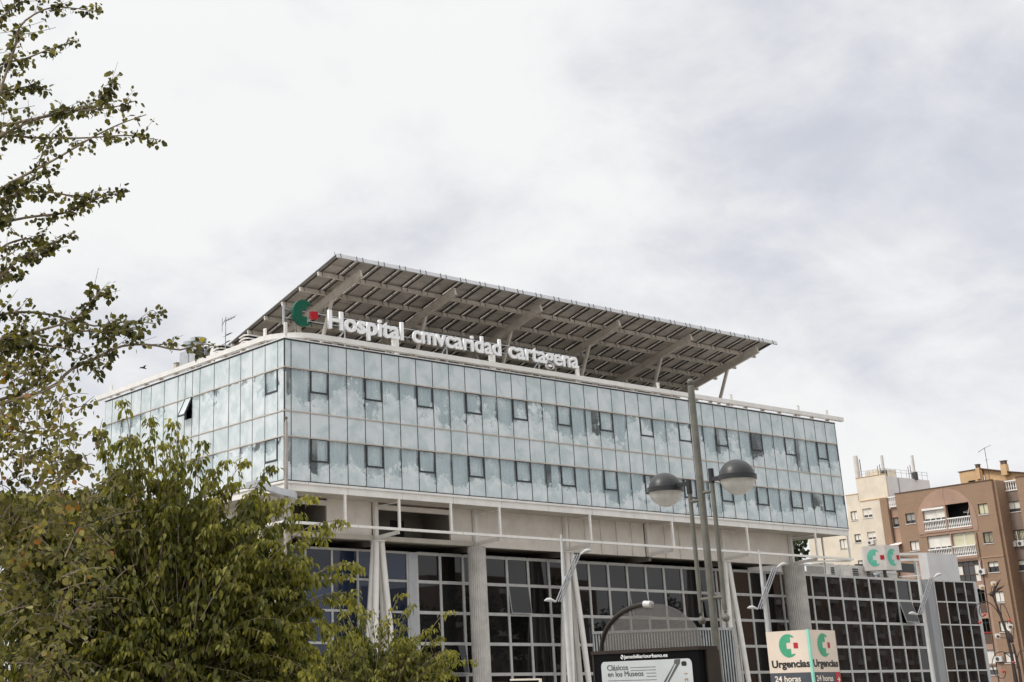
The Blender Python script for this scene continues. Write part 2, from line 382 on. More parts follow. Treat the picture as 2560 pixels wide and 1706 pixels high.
# ------------------------------------------------------------------ hospital
HB = thing('hospital_building', 'large hospital with a cloud printed glass upper box over dark glazed lower floors', 'building')
L, Dp = 49.16, 20.72
ZT, Z1, Z2, Z3, ZB = 19.92, 18.40, 16.03, 14.68, 12.36
XR = [0.0, .427]+[.427+1.25*k for k in range(1, 40)]; XR[-1] = L
YL = [0, .60, 1.85, 3.10, 4.34, 5.58, 7.2, 8.8, 9.65, 10.5, 11.35, 13.0, 14.65, 15.92, 17.2, 18.48, 19.77, Dp]
panel_cache = {}
def panel_mesh(w, h, m, t=.02, gap=.045):
    k = (round(w, 2), round(h, 2), m)
    if k not in panel_cache: panel_cache[k] = MB().box(gap/2, w-gap/2, -t, 0, gap/2, h-gap/2).mesh('glass_panel', m)
    return panel_cache[k]
def curtain_mesh(w, h, fold=.034, n=None, x0=.02):
    n = n or max(8, int(w/.05)); mb = MB(); vs = []
    ph = random.random()*6
    for i in range(n+1):
        x = x0+(w-.04)*i/n; y = fold*math.sin(i*1.25+ph+.8*math.sin(i*.37+ph))
        vs += [(x, y, 0), (x, y*1.0, h)]
    mb.add(vs, [(2*i, 2*i+2, 2*i+3, 2*i+1) for i in range(n)]); return mb.mesh('curtain', 'curtain', True)
cur_full = [curtain_mesh(1.25, 2.34) for _ in range(4)]; cur_half = [curtain_mesh(.7, 2.34, .034, 14) for _ in range(3)]
def sash(parent, mtx, w, tilt=0.0, h=1.24):
    """top hung opening light: dark frame with its own pane"""
    if tilt: mtx = mtx @ T((0, 0, h)) @ Matrix.Rotation(tilt, 4, 'X') @ T((0, 0, -h))
    k = ('sash', round(w, 2))
    if k not in panel_cache:
        b = .085; mb = MB().box(0, b, -.05, .03, 0, h).box(w-b, w, -.05, .03, 0, h).box(b, w-b, -.05, .03, 0, b).box(b, w-b, -.05, .03, h-b*.6, h)
        panel_cache[k] = (mb.mesh('window', 'dark_frame'), MB().box(b, w-b, -.03, -.01, b, h-b*.6).mesh('pane', 'print_pane'))
    f, p = panel_cache[k]
    o = inst(f, 'window', parent, mtx); q_ = inst(p, 'pane', o, Matrix.Identity(4))
    if tilt: q_.data = p.copy(); q_.data.materials[0] = MATS['print_spandrel']  # opaque pale print on the open pane stands in for reflected sky
    return o
rotL = Matrix.Rotation(-PI/2, 4, 'Z')                 # left face: local x runs towards -Y
ROWS = ((Z1, ZT, 0), (Z2, Z1, 1), (Z3, Z2, 0), (ZB, Z3, 1))
for side in (0, 1):
    xs = XR if side == 0 else YL
    for i in range(len(xs)-1):
        w = xs[i+1]-xs[i]
        for (za, zb, glass) in ROWS:
            mt = T((xs[i], 0, za)) if side == 0 else T((0, xs[i+1], za)) @ rotL
            h = zb-za
            if not glass:
                inst(panel_mesh(w, h, 'print_spandrel'), 'glass_panel', HB, mt); continue
            win = (side == 0 and i >= 2 and (i-2) % 3 == 0) or (side == 1 and i == 1)
            opened = side == 1 and i == 8 and za > 15
            if win or opened:
                inst(panel_mesh(w, h-1.25, 'print_pane'), 'glass_panel', HB, mt)
                sash(HB, mt @ T((.01, 0, h-1.25)), w-.02, R(-24) if opened else 0)
            else: inst(panel_mesh(w, h, 'print_pane'), 'glass_panel', HB, mt)
            if opened: continue
            r = random.random()
            if w > .7:
                if r < (.88 if side == 0 else .96):
                    inst(random.choice(cur_full), 'curtain', HB, mt @ T((0, .11, .01)) @ Matrix.Diagonal((w/1.25, 1, 1, 1)))
                elif r < .98: inst(random.choice(cur_half), 'curtain', HB, mt @ T((0 if r < .93 else w-.7, .11, .01)))
mul = MB(); cap = MB()
for x in XR[1:-1]: mul.box(x-.022, x+.022, -.032, .05, ZB, ZT)
for y in YL[1:-1]: mul.box(-.032, .05, y-.018, y+.018, ZB, ZT)
mul.box(-.02, .04, -.02, .04, ZB, ZT); mul.box(L-.01, L+.05, -.03, .06, ZB, ZT)
stuff(mul.build('mullion_frame', 'dark_frame', HB))
for z in (Z1, Z2, Z3): MB().box(-.05, L+.03, -.055, .02, z-.03, z+.03).box(-.055, .02, .0205, Dp, z-.03, z+.03).build('transom', 'cap_beige', HB)
edge = MB().box(-.05, L+.05, -.06, .05, ZT-.001, ZT+.05).box(-.06, .05, .051, Dp, ZT-.001, ZT+.05)
edge.box(-.05, L+.05, -.06, .05, ZB-.05, ZB).box(-.06, .05, .051, Dp, ZB-.05, ZB); edge.build('edge_trim', 'dark_frame', HB)
core = MB()                                            # floors and inner walls behind the glass
for z0, z1 in ((Z1+.06, ZT), (Z3+.06, Z2-.06), (ZB-.35, ZB-.06)): MB().box(.06, L, .10, Dp, z0, z1).build('floor_slab', 'slab', HB)
MB().box(2.2, L, 2.2, 2.3, ZB, ZT-.05).box(2.2, 2.3, 2.31, Dp, ZB, ZT-.05).build('inner_wall', 'interior', HB)  # dark grey carries the unlit rooms in its colour
MB().box(L-.02, L+.03, .07, Dp, ZB-.3, ZT).box(0, L, Dp, Dp+.1, ZB-.3, ZT).build('end_wall', 'metal_grey', HB)
MB().box(.05, L, .06, Dp, ZT+.02, ZT+.08).build('roof', 'roof_gravel', HB)
# roof edge: sill, gap with brackets, white rail turning the corner
MB().box(-.10, L+.05, -.10, .30, ZT+.052, ZT+.095).box(-.10, .30, .301, Dp+.2, ZT+.052, ZT+.095).build('roof_sill', 'white_clean', HB)
rail = MB(); prof = [(-.20, 20.17), (.06, 20.15), (.06, 20.41), (-.20, 20.45)]; rr = 2.2; sp = []
sp.append((L+1.0, 0)); sp.append((rr, 0))
for k in range(1, 8):
    a = -PI/2-k*PI/16; sp.append((rr+rr*math.cos(a), rr+rr*math.sin(a)))
sp += [(0, rr), (0, Dp+1.15)]
vs_ = []
for i, (x, y) in enumerate(sp):
    a = Vector(sp[max(i-1, 0)]); b = Vector(sp[min(i+1, len(sp)-1)]); d = (b-a).normalized(); nrm = Vector((d.y, -d.x)) * -1
    for off, z in prof: vs_.append((x+nrm.x*(-off), y+nrm.y*(-off), z))
k = len(sp); fs = [[i*4+j, i*4+(j+1) % 4, (i+1)*4+(j+1) % 4, (i+1)*4+j] for i in range(k-1) for j in range(4)]
fs += [[0, 1, 2, 3], [(k-1)*4+j for j in range(4)]]
rail.add(vs_, fs).build('roof_rail', 'white_paint', HB)
for sx in [.1+7.5*k for k in range(7)]+[48.5]: MB().box(sx-.09, sx+.09, -.02, .08, 20.08, 20.88).build('rail_post', 'white_paint', HB)
for y in (1.95, 20.1): MB().box(-.02, .08, y-.11, y+.11, 20.08, 20.92).build('rail_post', 'white_paint', HB)
br = MB()
for kx in range(0, 26): br.box(1.5+kx*1.875, 1.62+kx*1.875, -.10, .2, 20.02, 20.16)
for ky in range(1, 11): br.box(-.10, .2, ky*1.875+.3, ky*1.875+.42, 20.02, 20.16)
stuff(br.build('rail_bracket', 'cap_beige', HB))
for kx in range(0, 7): MB().add([(3.0+kx*7.5, .1, 20.42), (3.9+kx*7.5, .1, 20.42), (3.9+kx*7.5, .1, 20.56), (3.0+kx*7.5, .5, 20.42), (3.9+kx*7.5, .5, 20.42), (3.9+kx*7.5, .5, 20.56)], [(0,1,2),(3,5,4),(0,2,5,3),(1,4,5,2),(0,3,4,1)]).build('rail_cleat', 'white_paint', HB)

# undercroft
MB().box(.0, L, -.02, .12, 11.83, 12.19).box(0, .12, .121, Dp, 11.83, 12.19).build('fascia_beam', 'white_paint', HB)
MB().box(-.06, L+.06, -.09, .12, 12.192, 12.31).box(-.09, .12, .1205, Dp, 12.192, 12.31).build('fascia_flange', 'white_paint', HB)
jt = MB()
for k in range(13): x = .18+3.75*k+.22; jt.box(x, x+.016, -.0235, -.0205, 11.84, 12.18).box(x+1.1, x+1.116, -.0935, -.0905, 12.195, 12.305).box(x+.6, x+.616, -.0935, -.0905, 10.13, 10.25)
stuff(jt.build('fascia_joint', 'beige_dark', HB))
MB().box(.13, L-.05, .13, Dp, 11.90, 12.0).build('soffit', 'soffit', HB)
MB().box(.0, L+.1, -.09, .09, 10.12, 10.26).box(.0, .18, .091, 8, 10.12, 10.26).build('gallery_beam', 'white_paint', HB)
GX = [.18+7.5*k for k in range(7)]
for x in [3.95, 11.45]+[g_ for g_ in GX[1:]]+[49.0]: MB().box(x-.06, x+.06, -.06, .06, 10.26, 11.83).build('gallery_post', 'white_paint', HB)
for x in GX[1:]:
    MB().box(x-.12, x+.12, 2.03, 2.27, 9.8, 11.9).build('inner_post', 'white_paint', HB)
    MB().bar((x, 0, 11.66), (x, 2.1, 11.66), .05, .05).build('tie_bar', 'white_paint', HB); MB().bar((x, .05, 10.05), (x, 2.05, 9.92), .09, .2).build('tie_bar', 'white_paint', HB)
for x0, x1, z0 in ((15.35, 22.6, 9.78), (37.85, 45.05, 9.78), (4.4, 7.5, 10.05), (13.35, 15.05, 10.05), (22.9, 30.0, 9.78), (30.4, 37.55, 9.78)):
    MB().box(x0, x1, 2.29, 2.4, z0, 11.9).build('infill_wall', 'beige_panel', HB)
for x0, x1 in ((22.9, 30.05), (30.35, 37.55)):
    n = 5; w = (x1-x0)/n
    for k in range(n): MB().box(x0+k*w+.16, x0+(k+1)*w-.16, 2.22, 2.298, 9.78, 11.9).build('wall_rib', 'beige_panel', HB)
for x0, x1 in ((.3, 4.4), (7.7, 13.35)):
    MB().box(x0, x1, 4.9, 5.0, 10.05, 11.9).box(x1-.04, x1, 2.41, 4.899, 10.05, 11.9).build('recessed_wall', 'beige_dark', HB)  # darker beige puts the recess's shade into the wall colour
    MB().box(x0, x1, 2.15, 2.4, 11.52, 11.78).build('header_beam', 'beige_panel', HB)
for x0, x1 in ((.8, 2.6), (7.9, 9.9), (10.9, 11.9)): MB().box(x0, x1, 4.85, 4.895, 10.06, 11.35).build('doorway', 'void', HB)
MB().box(.2, 45.2, 2.42, 20, 9.92, 10.04).box(.2, 15.1, 2.1, 2.419, 9.78, 10.04).build('gallery_floor', 'soffit', HB)
for x in GX[:-1]: MB().add([(x+.25, 2.45, 9.915), (x+.5, 2.45, 9.915), (x+.5, 14, 9.915), (x+.25, 14, 9.915), (x+.25, 2.45, 9.55), (x+.5, 2.45, 9.55), (x+.5, 14, 9.55), (x+.25, 14, 9.55)], [(0,1,2,3),(4,7,6,5),(0,4,5,1),(1,5,6,2),(2,6,7,3),(3,7,4,0)]).build('floor_beam', 'beige_dark', HB)
MB().box(.2, 45, 6, 6.1, 9.3, 9.92).build('gap_dark_sheet', 'void', HB)  # black sheet standing in for the shade of the open gap
MB().box(2.1, 2.2, 2.6, 20, 9.3, 11.9).build('side_wall', 'white_paint', HB)
MB().bar((45.3, 1.2, 9.98), (49.0, -.0, 10.06), .08, .12).bar((45.4, 2.0, 9.86), (48.6, 2.0, 9.86), .1, .14).box(48.9, 49.0, 2.1, 2.2, 9.4, 11.9).build('end_brace', 'white_paint', HB)
# columns
for x in (.18, 7.8, 22.75, 37.75):
    cl = MB()
    for sx in (-1, 1):
        for sy in (-1, 1): cl.path([(x+sx*.84, 2.15+sy*.42, .14), (x+sx*.52, 2.15+sy*.28, 5), (x+sx*.18, 2.15+sy*.12, 9.74)], [.17, .18, .165], 14)
    o = cl.build('splayed_column', 'white_paint', HB, True)
    MB().lathe([(.40, 9.70), (.44, 9.73), (.44, 9.79), (.2, 9.80)], (x, 2.15, 0), 20).build('column_cap', 'white_paint', o)
for x, r, n, m in ((15.18, .54, 26, 'concrete'), (45.2, .75, 34, 'concrete_dark')):
    prof_ = [(r, .14)]+[(r, .14+i*9.62/8) for i in range(1, 9)]
    MB().lathe(prof_, (x, 2.15, 0), n*4, lambda j: 1-.06*(.5+.5*math.cos(2*PI*j/4))).build('fluted_column', m, HB)

# lower block: dark curtain wall
YW = 3.6; RZ = [9.36, 7.77, 6.05, 4.34, 2.64, .95, .14]
mx_ = [11.72+1.775*k for k in range(30)]
mx_ = [x for x in mx_ if x < 62.0]+[63.0]
xl = [.3, 2.0, 3.80, 5.60, 7.40, 9.22, 11.0]
def pane_grid(org, ax, xs, m, mw, base):
    """panes in a row/column grid along a horizontal direction, each a little out of true so that reflections break"""
    ax = Vector(ax).normalized(); nrm = Vector((ax.y, -ax.x, 0)); fr = MB()
    for i in range(len(xs)-1):
        for j in range(len(RZ)-1):
            w = xs[i+1]-xs[i]-mw; h = RZ[j]-RZ[j+1]-mw
            k = ('pane', round(w, 2), round(h, 2), m)
            if k not in panel_cache: panel_cache[k] = MB().box(-w/2-.01, w/2+.01, -.01, .01, -h/2-.01, h/2+.01).mesh('glass_pane', m)
            c = Vector(org)+ax*((xs[i]+xs[i+1])/2)+Vector((0, 0, (RZ[j]+RZ[j+1])/2))
            mt = frame_mtx(c, ax, -nrm, (0, 0, 1)) @ Matrix.Rotation(R(random.gauss(0, .35)), 4, 'X') @ Matrix.Rotation(R(random.gauss(0, .45)), 4, 'Z')
            op = base.get((i, j))
            if op: mt = frame_mtx(c, ax, -nrm, (0, 0, 1)) @ T((0, -.06, h/2)) @ Matrix.Rotation(R(-op), 4, 'X') @ T((0, 0, -h/2))
            o = inst(panel_cache[k], 'glass_pane', HB, mt)
            if op:
                fk = ('vent', round(w, 2), round(h, 2))
                if fk not in panel_cache: panel_cache[fk] = MB().box(-w/2-.03, -w/2, -.03, .03, -h/2, h/2).box(w/2, w/2+.03, -.03, .03, -h/2, h/2).box(-w/2-.03, w/2+.03, -.03, .03, -h/2-.04, -h/2).mesh('vent_frame', 'metal_grey')
                inst(panel_cache[fk], 'vent_frame', o, Matrix.Identity(4))
    for x in xs:
        p = Vector(org)+ax*x; fr.bar(p+Vector((0, 0, .14)), p+Vector((0, 0, RZ[0]+.06)), mw, .16, nrm)
    for z in RZ[:-1]:
        for i in range(len(xs)-1):
            p = Vector(org)+ax*(xs[i]+mw/2)+nrm*-.012; q = Vector(org)+ax*(xs[i+1]-mw/2)+nrm*-.012
            fr.bar(p+Vector((0, 0, z)), q+Vector((0, 0, z)), .16, mw*1.05)
    return fr
pane_grid((0, YW, 0), (1, 0, 0), mx_, 'dark_glass', .17, {(4, 1): 7, (1, 3): 9, (10, 1): 8, (27, 1): 16}).build('curtain_wall_frame', 'mull_grey', HB)
pane_grid((0, YW-.01, 0), (1, 0, 0), xl, 'blue_glass', .12, {}).build('curtain_wall_frame', 'mull_grey', HB)
MB().box(11.06, 11.62, YW-.12, YW+.3, .14, RZ[0]+.04).build('pier', 'metal_grey', HB)
MB().prism([(63.08, 3.6), (63.2, 3.2), (63.95, 3.08), (64.1, 3.12), (64.3, 4.4), (63.08, 4.4)], (0, 0, .14), (1, 0, 0), (0, 1, 0), (0, 0, 1), 9.32).build('corner_pier', 'pillar_grey', HB)
ea = Vector((68.89-64.0, 2.66-3.10, 0)).normalized()
pane_grid((64.02, 3.1, 0), ea, [.02, 1.27, 2.53, 3.80, 5.02], 'dark_glass', .1, {}).build('curtain_wall_frame', 'mull_grey', HB)
MB().prism([(69.05, 2.58), (69.5, 2.66), (69.62, 3.1), (69.62, 12), (69.4, 12), (69.0, 2.8)], (0, 0, .14), (1, 0, 0), (0, 1, 0), (0, 0, 1), 9.28).build('corner_pier', 'metal_grey', HB)
MB().prism([(.3, YW+.12), (63.2, YW+.12), (69.3, 2.95), (69.3, 24), (.3, 24)], (0, 0, 9.22), (1, 0, 0), (0, 1, 0), (0, 0, 1), .1).build('lower_roof', 'roof_gravel', HB)
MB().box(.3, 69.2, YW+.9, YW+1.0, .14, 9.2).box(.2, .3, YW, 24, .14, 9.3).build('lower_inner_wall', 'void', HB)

# ------------------------------------------------------------------ solar canopy
SC = thing('solar_canopy', 'long tilted canopy of solar panels on white steel frames above the hospital roof', 'solar canopy', (26, 8, 20))
th = math.atan(.257); cs, sn = math.cos(th), math.sin(th)
def cp(X, t, h): return Vector((X, 2.6+t*cs+h*sn, 26.22-t*sn+h*cs))
X0, X1 = 5.57, 46.7; PWc = (X1-X0)/25; PH = 1.005
me = MB().box(.025, PWc-.025, -PH+.01, -.01, 0, .04).mesh('solar_panel', 'pv_back')
me.materials.append(MATS['pv_dark'])
far_ = MB(); iSC = WM[SC.name].inverted()
cmt = lambda X, t, h: iSC @ frame_mtx(cp(X, t, h), (1, 0, 0), (0, -cs, sn), (0, sn, cs))
for r in range(16):
    for c in range(25):
        if r < 12: inst(me, 'solar_panel', SC, cmt(X0+c*PWc, r*PH+.08, .10+random.uniform(-.006, .006)))
        else:
            a = [cp(X0+c*PWc+.025, r*PH+.09, .1), cp(X0+(c+1)*PWc-.025, r*PH+.09, .1), cp(X0+(c+1)*PWc-.025, (r+1)*PH+.07, .1), cp(X0+c*PWc+.025, (r+1)*PH+.07, .1)]
            b = [p+Vector((0, sn, cs))*.04 for p in a]; far_.add(a+b, [(0,1,2,3),(4,7,6,5),(0,4,5,1),(1,5,6,2),(2,6,7,3),(3,7,4,0)])
stuff(far_.build('solar_panels', 'pv_back', SC))
TL_ = 16*PH+.1
for c in range(0, 26):
    for d in (-.225, .225):
        X = X0+c*PWc+d
        if X0 < X < X1: MB().bar(cp(X, .1, .05), cp(X, TL_, .05), .045, .08, (0, sn, cs)).build('rail', 'pv_dark', SC)
strip = MB()
for r in range(17): strip.bar(cp(X0+.03, r*PH+.08, .115), cp(X1-.03, r*PH+.08, .115), .05, .02, (0, sn, cs))
stuff(strip.build('panel_edge_strip', 'pv_dark', SC))
for k in range(1, 9): MB().bar(cp(X0-.05, 2.01*k, -.13), cp(X1+.05, 2.01*k, -.13), .15, .26, (0, sn, cs)).build('purlin', 'canopy_steel', SC)
MB().bar(cp(X0-.02, -.02, .03), cp(X1+.3, -.02, .03), .10, .26, (0, sn, cs)).build('top_fascia', 'fascia_alu', SC)
for X in (X0-.02, X1+.02): MB().bar(cp(X, .05, .1), cp(X, TL_, .1), .04, .10, (0, sn, cs)).build('side_trim', 'pv_dark', SC)
clips = MB(); pcl = MB()
for c in range(0, 26):
    for d in (-.225, .225):
        X = X0+c*PWc+d
        if X0-.3 < X < X1+.1:
            clips.bar(cp(X, -.09, -.12), cp(X, -.09, .20), .03, .02, (1, 0, 0))
            for k in range(1, 9): pcl.bar(cp(X, 2.01*k-.09, -.27), cp(X, 2.01*k-.09, .02), .02, .03, (1, 0, 0))
stuff(clips.build('clip', 'pv_dark', SC)); stuff(pcl.build('purlin_clip', 'pv_dark', SC))
for k in range(6):
    X = 7.65+7.5*k
    b = MB().bar(cp(X, .55, -.48), cp(X, TL_-.4, -.48), .15, .40, (0, sn, cs)).bar(cp(X, .55, -.71), cp(X, TL_-.4, -.69), .25, .03, (0, sn, cs)).bar(cp(X, .55, -.27), cp(X, TL_-.4, -.275), .25, .03, (0, sn, cs))
    b.build('rafter', 'canopy_steel', SC)
    MB().bar((X, 5.95, 24.78), (X, 8.15, 20.1), .20, .16, (1, 0, 0)).build('strut', 'canopy_steel', SC)
    MB().bar((X, 9.75, 23.85), (X, 8.0, 20.15), .15, .20, (1, 0, 0)).build('strut', 'canopy_steel', SC)
    MB().bar((X, 9.80, 23.85), (X, 10.6, 20.1), .15, .20, (1, 0, 0)).build('strut', 'canopy_steel', SC)
    MB().box(X-.3, X+.3, 7.7, 10.9, 19.98, 20.12).build('base_plate', 'canopy_steel', SC)

# ------------------------------------------------------------------ roof sign
RS = thing('roof_sign', 'white rooftop letters reading Hospital cmvcaridad cartagena with green crescent emblem', 'sign', (13, .45, 20.05))
YS = .45
def sign_word(txt, xa, xb, zbase, zx, bold, cap):
    """letters set one by one between xa and xb on the roof edge; zx is the x height or cap height of the first letter"""
    full = glyph(txt, .2, bold); lo, hi = bbox(full); bpy.data.meshes.remove(full)
    ref = glyph(cap, .2, bold); rl, rh = bbox(ref); bpy.data.meshes.remove(ref)
    sx = (xb-xa)/(hi[0]-lo[0]); sz = zx/(rh[1]-max(rl[1], 0))
    for i, ch in enumerate(txt):
        me = glyph(ch, .2, bold, .006, name='letter'); gl_, gh = bbox(me)
        pre = glyph(txt[:i+1], .2, bold); pl, ph = bbox(pre); bpy.data.meshes.remove(pre)
        gm = glyph(ch, .2, bold); ml, mh = bbox(gm); bpy.data.meshes.remove(gm)
        adv = ph[0]-mh[0]-lo[0]
        xform(me, sx, sz, .62)
        me.materials.clear(); me.materials.append(MATS['letter_white']); me.name = 'letter'
        inst(me, 'letter', RS, WM[RS.name].inverted() @ frame_mtx((xa+adv*sx, YS, zbase), (1, 0, 0), (0, 0, 1), (0, -1, 0)))
sign_word('Hospital', 3.30, 8.70, 21.10, 1.03, .017, 'H')
sign_word('cmvcaridad', 9.42, 16.40, 21.10, .67, .013, 'x')
sign_word('cartagena', 17.08, 23.10, 21.10, .67, .013, 'x')
MB().prism([(x*.73, z*.75) for x, z in LOGO], (1.56, YS-.14, 21.68), (1, 0, 0), (0, 0, 1), (0, 1, 0), .24).build('emblem_crescent', 'logo_green', RS)
MB().box(2.08, 2.50, YS-.14, YS+.12, 21.46, 21.86).build('emblem_square', 'logo_red', RS)
fr = MB()
for z in (21.35, 21.85): fr.bar((.35, YS+.17, z), (23.2, YS+.17, z), .04, .04)
for x in (4.6, 12.2, 19.8): fr.bar((x, YS+.2, 21.3), (x, YS+.2, 20.06), .06, .06).bar((x, YS+.2, 21.2), (x-.5, YS+.9, 20.06), .06, .06)
fr.bar((.32, YS+.1, 20.9), (.32, YS+.1, 22.0), .09, .09)
fr.build('support_frame', 'metal_grey', RS)
for x in (8.2, 15.75, 23.0): MB().box(x-.13, x+.13, YS-.05, YS+.09, 20.1, 21.08).build('support_post', 'white_paint', RS)

# ------------------------------------------------------------------ things on the roofs
VB = thing('ventilation_unit', 'pale metal ventilation cabinet with two round capped stacks on hospital roof', 'ventilation unit', (2.5, 14.6, 20.0))
MB().box(2.5, 4.2, 13.5, 15.65, 20.0, 22.5).build('cabinet', 'metal_grey', VB)
MB().box(2.47, 2.499, 14.5, 14.56, 20.0, 22.5).box(2.47, 2.499, 13.5, 14.499, 21.5, 21.54).build('cabinet_seam', 'pillar_grey', VB)
for y, z in ((15.25, 23.2), (14.35, 23.28)):
    st = MB().lathe([(.36, 22.5), (.36, z-.25)], (3.1, y, 0), 18).build('stack', 'galv', VB, True)
    MB().lathe([(.36, z-.26), (.52, z-.24), (.52, z), (.45, z+.03)], (3.1, y, 0), 18).build('stack_cap', 'metal_grey', st, True)
o = thing('fan_duct', 'round galvanised fan duct with dark opening beside the ventilation cabinet', 'duct', (2.9, 12.7, 20.0))
MB().tube((3.2, 13.4, 21.85), (3.0, 12.4, 21.85), .62, .62, 20).build('duct', 'galv', o, True)
MB().tube((2.62, 12.78, 21.95), (2.3, 12.7, 21.95), .40, .42, 18).build('outlet', 'galv', o, True)
MB().tube((2.301, 12.7, 21.95), (2.28, 12.695, 21.95), .34, .34, 18).build('opening', 'void', o)
MB().box(2.7, 3.5, 12.2, 13.2, 20.0, 21.3).build('stand', 'metal_grey', o)
o = tag(MB().box(2.5, 3.4, 11.3, 11.9, 20.0, 22.1).box(2.46, 3.44, 11.26, 11.94, 22.1, 22.16).build('roof_box', 'white_clean', None), 'narrow white box standing right of the round fan duct', 'roof box')
o = tag(MB().box(2.4, 2.7, 15.9, 16.2, 20.0, 21.9).box(2.36, 2.74, 15.86, 16.24, 21.9, 21.95).build('roof_box', 'cap_beige', None), 'thin beige post box at the left foot of the ventilation cabinet', 'roof box')
for i, (y, lab) in enumerate(((7.95, 'louvred white chimney on roof nearest the solar canopy edge'), (11.0, 'louvred white chimney on roof left of the television aerial'))):
    o = thing('roof_chimney', lab, 'chimney', (2.9, y, 20.0), 0, 'louvred chimneys on the hospital roof')
    MB().box(2.5, 3.3, y-.45, y+.45, 20.0, 21.5).build('shaft', 'white_paint', o)
    for k in range(3): MB().prism([(-.52, 0), (0, .09), (.52, 0), (.52, .07), (0, .16), (-.52, .07)], (2.45, y, 21.58+k*.2), (0, 1, 0), (0, 0, 1), (1, 0, 0), .9).build('louvre', 'white_paint', o)
    MB().box(2.6, 3.2, y-.36, y+.36, 21.5, 22.1).build('core', 'void', o)
o = thing('television_aerial', 'thin television aerial on hospital roof left of the canopy', 'aerial', (2.5, 10.1, 20.0))
MB().tube((2.5, 10.1, 20), (2.5, 10.1, 23.7), .03).build('mast', 'galv', o)
ae = MB()
for z, l in ((23.45, .9), (22.55, .5), (22.1, .3)):
    ae.bar((2.5, 10.1, z), (2.5+.1, 10.1-l, z+.06), .03, .03)
    for k in range(4): ae.bar((2.3, 10.1-l*k/3.2, z-.16), (2.75, 10.1-l*k/3.2, z+.24 if z > 23 else z+.1), .015, .015)
ae.bar((2.5, 10.1, 23.6), (2.45, 10.45, 23.2), .02, .02).bar((2.45, 10.42, 23.7), (2.45, 10.42, 22.8), .02, .02)
ae.build('elements', 'win_frame', o)

def ac_unit(loc, rz, s, label, group=None):
    o = thing('air_conditioner', label, 'air conditioner', loc, rz, group)
    w, d, h = s
    MB().box(-w/2, w/2, 0, d, 0, h).build('casing', 'ac_white', o, local=True)
    f = MB().lathe([(h*.36, 0), (h*.36, .02)], (0, 0, 0), 16).build('fan_grille', 'grill_dark', o, local=True)
    f.rotation_euler = (PI/2, 0, 0); f.location = (-w*.12, -.001, h*.5)
    return o
G2 = 'air handling cabinets on the lower roof'
for x, w, h, lab, hasg in ((55.7, 1.4, 1.35, 'beige air handling cabinet next to the wide fluted column on lower roof', True), (58.4, 2.4, 1.3, 'wide grey air handling cabinet in the middle of the lower roof', True), (60.4, 1.5, 1.3, 'air handling cabinet with dark grille left of the cube sign', True)):
    o = thing('roof_cabinet', lab, 'air handling unit', (x, 7, 9.32), 0, G2)
    MB().box(x-w/2, x+w/2, 6.6, 8.2, 9.32, 9.32+h).build('casing', 'ac_white', o)
    for k in range(6): MB().box(x+w*.12, x+w*.42, 6.56, 6.598, 9.42+k*.17, 9.53+k*.17).build('louvre', 'grill_dark', o)
    MB().box(x-w*.4, x-w*.05, 6.58, 6.598, 9.4, 9.32+h*.62).build('hatch', 'beige_panel', o)
o = thing('roof_hut', 'low pale plant room wall on the lower roof right of fluted column', 'plant room', (49.5, 8, 9.32))
MB().box(47.2, 51.6, 8, 12, 9.32, 10.55).build('wall', 'sign_pale', o); MB().box(51.6, 53.3, 8, 12, 9.32, 10.5).build('side_wall', 'slab', o); MB().box(47.1, 53.4, 7.9, 12.1, 10.55, 10.62).build('roof', 'slab', o)
o = thing('roof_pipes', 'tangle of grey pipes on the lower roof under the cube sign', 'pipework', (61.5, 7, 9.32))
MB().path([(61.0, 6.2, 9.55), (62.6, 6.3, 9.6), (63.2, 6.8, 10.2), (64.6, 7.4, 10.0)], .09, 8).path([(61.4, 6.6, 9.9), (62.4, 6.8, 10.1), (63.0, 7.2, 9.6)], .12, 8).path([(60.8, 7.4, 10.3), (66, 7.4, 10.25)], .05, 6).build('pipe', 'galv', o, True)
MB().box(63.6, 66.2, 7.6, 8.4, 9.32, 10.7).build('tank', 'sign_pale', o)
MB().box(61.1, 62.9, 7.6, 8.0, 9.32, 10.9).build('dark_panel', 'grill_dark', o)
o = thing('white_gantry', 'white steel beams on posts behind the cube sign', 'gantry', (69.5, 9, 9.32))
MB().bar((66.5, 9.5, 12.0), (72.2, 8.4, 12.2), .2, .2).bar((66.5, 9.5, 11.55), (72.2, 8.4, 11.72), .2, .2).build('beam', 'white_paint', o)
MB().box(66.8, 72.0, 9.6, 9.7, 11.65, 11.95).box(66.8, 72, 9.6, 9.7, 10.7, 11.45).build('infill', 'interior', o)
MB().tube((70.4, 8.5, 9.3), (70.4, 8.5, 11.5), .09).tube((71.6, 8.5, 9.3), (71.6, 8.5, 11.6), .05).build('post', 'galv', o)
o = tag(MB().bar((62.5, 4.9, 9.75), (64.6, 4.6, 9.9), .3, .1).build('light_strip', 'white_clean', None), 'short white tube resting on the lower roof edge beside the corner pier', 'tube')
o = tag(MB().bar((62.6, 5.3, 9.56), (65.2, 5.0, 9.62), .25, .12).build('yellow_beam', 'bulb_orange', None), 'yellow beam lying on the lower roof behind the white tube', 'beam')
o = thing('roof_screen_box', 'blank light grey screen box on the corner of the lower roof', 'screen box', (68.5, 5.5, 9.3))
MB().prism([(66.53, 5.6), (66.5, 4.8), (67.2, 4.6), (71.2, 5.0), (71.4, 6.6)], (0, 0, 9.34), (1, 0, 0), (0, 1, 0), (0, 0, 1), 2.42).build('screen', 'screen_grey', o)
o = thing('cube_sign', 'pale angled sign with two teal crescents and red squares above the dark glass block', 'sign', (60.4, 4.7, 9.3))
a_, b_, c_ = Vector((59.30, 6.1, 0)), Vector((60.36, 4.6, 0)), Vector((61.82, 4.2, 0))
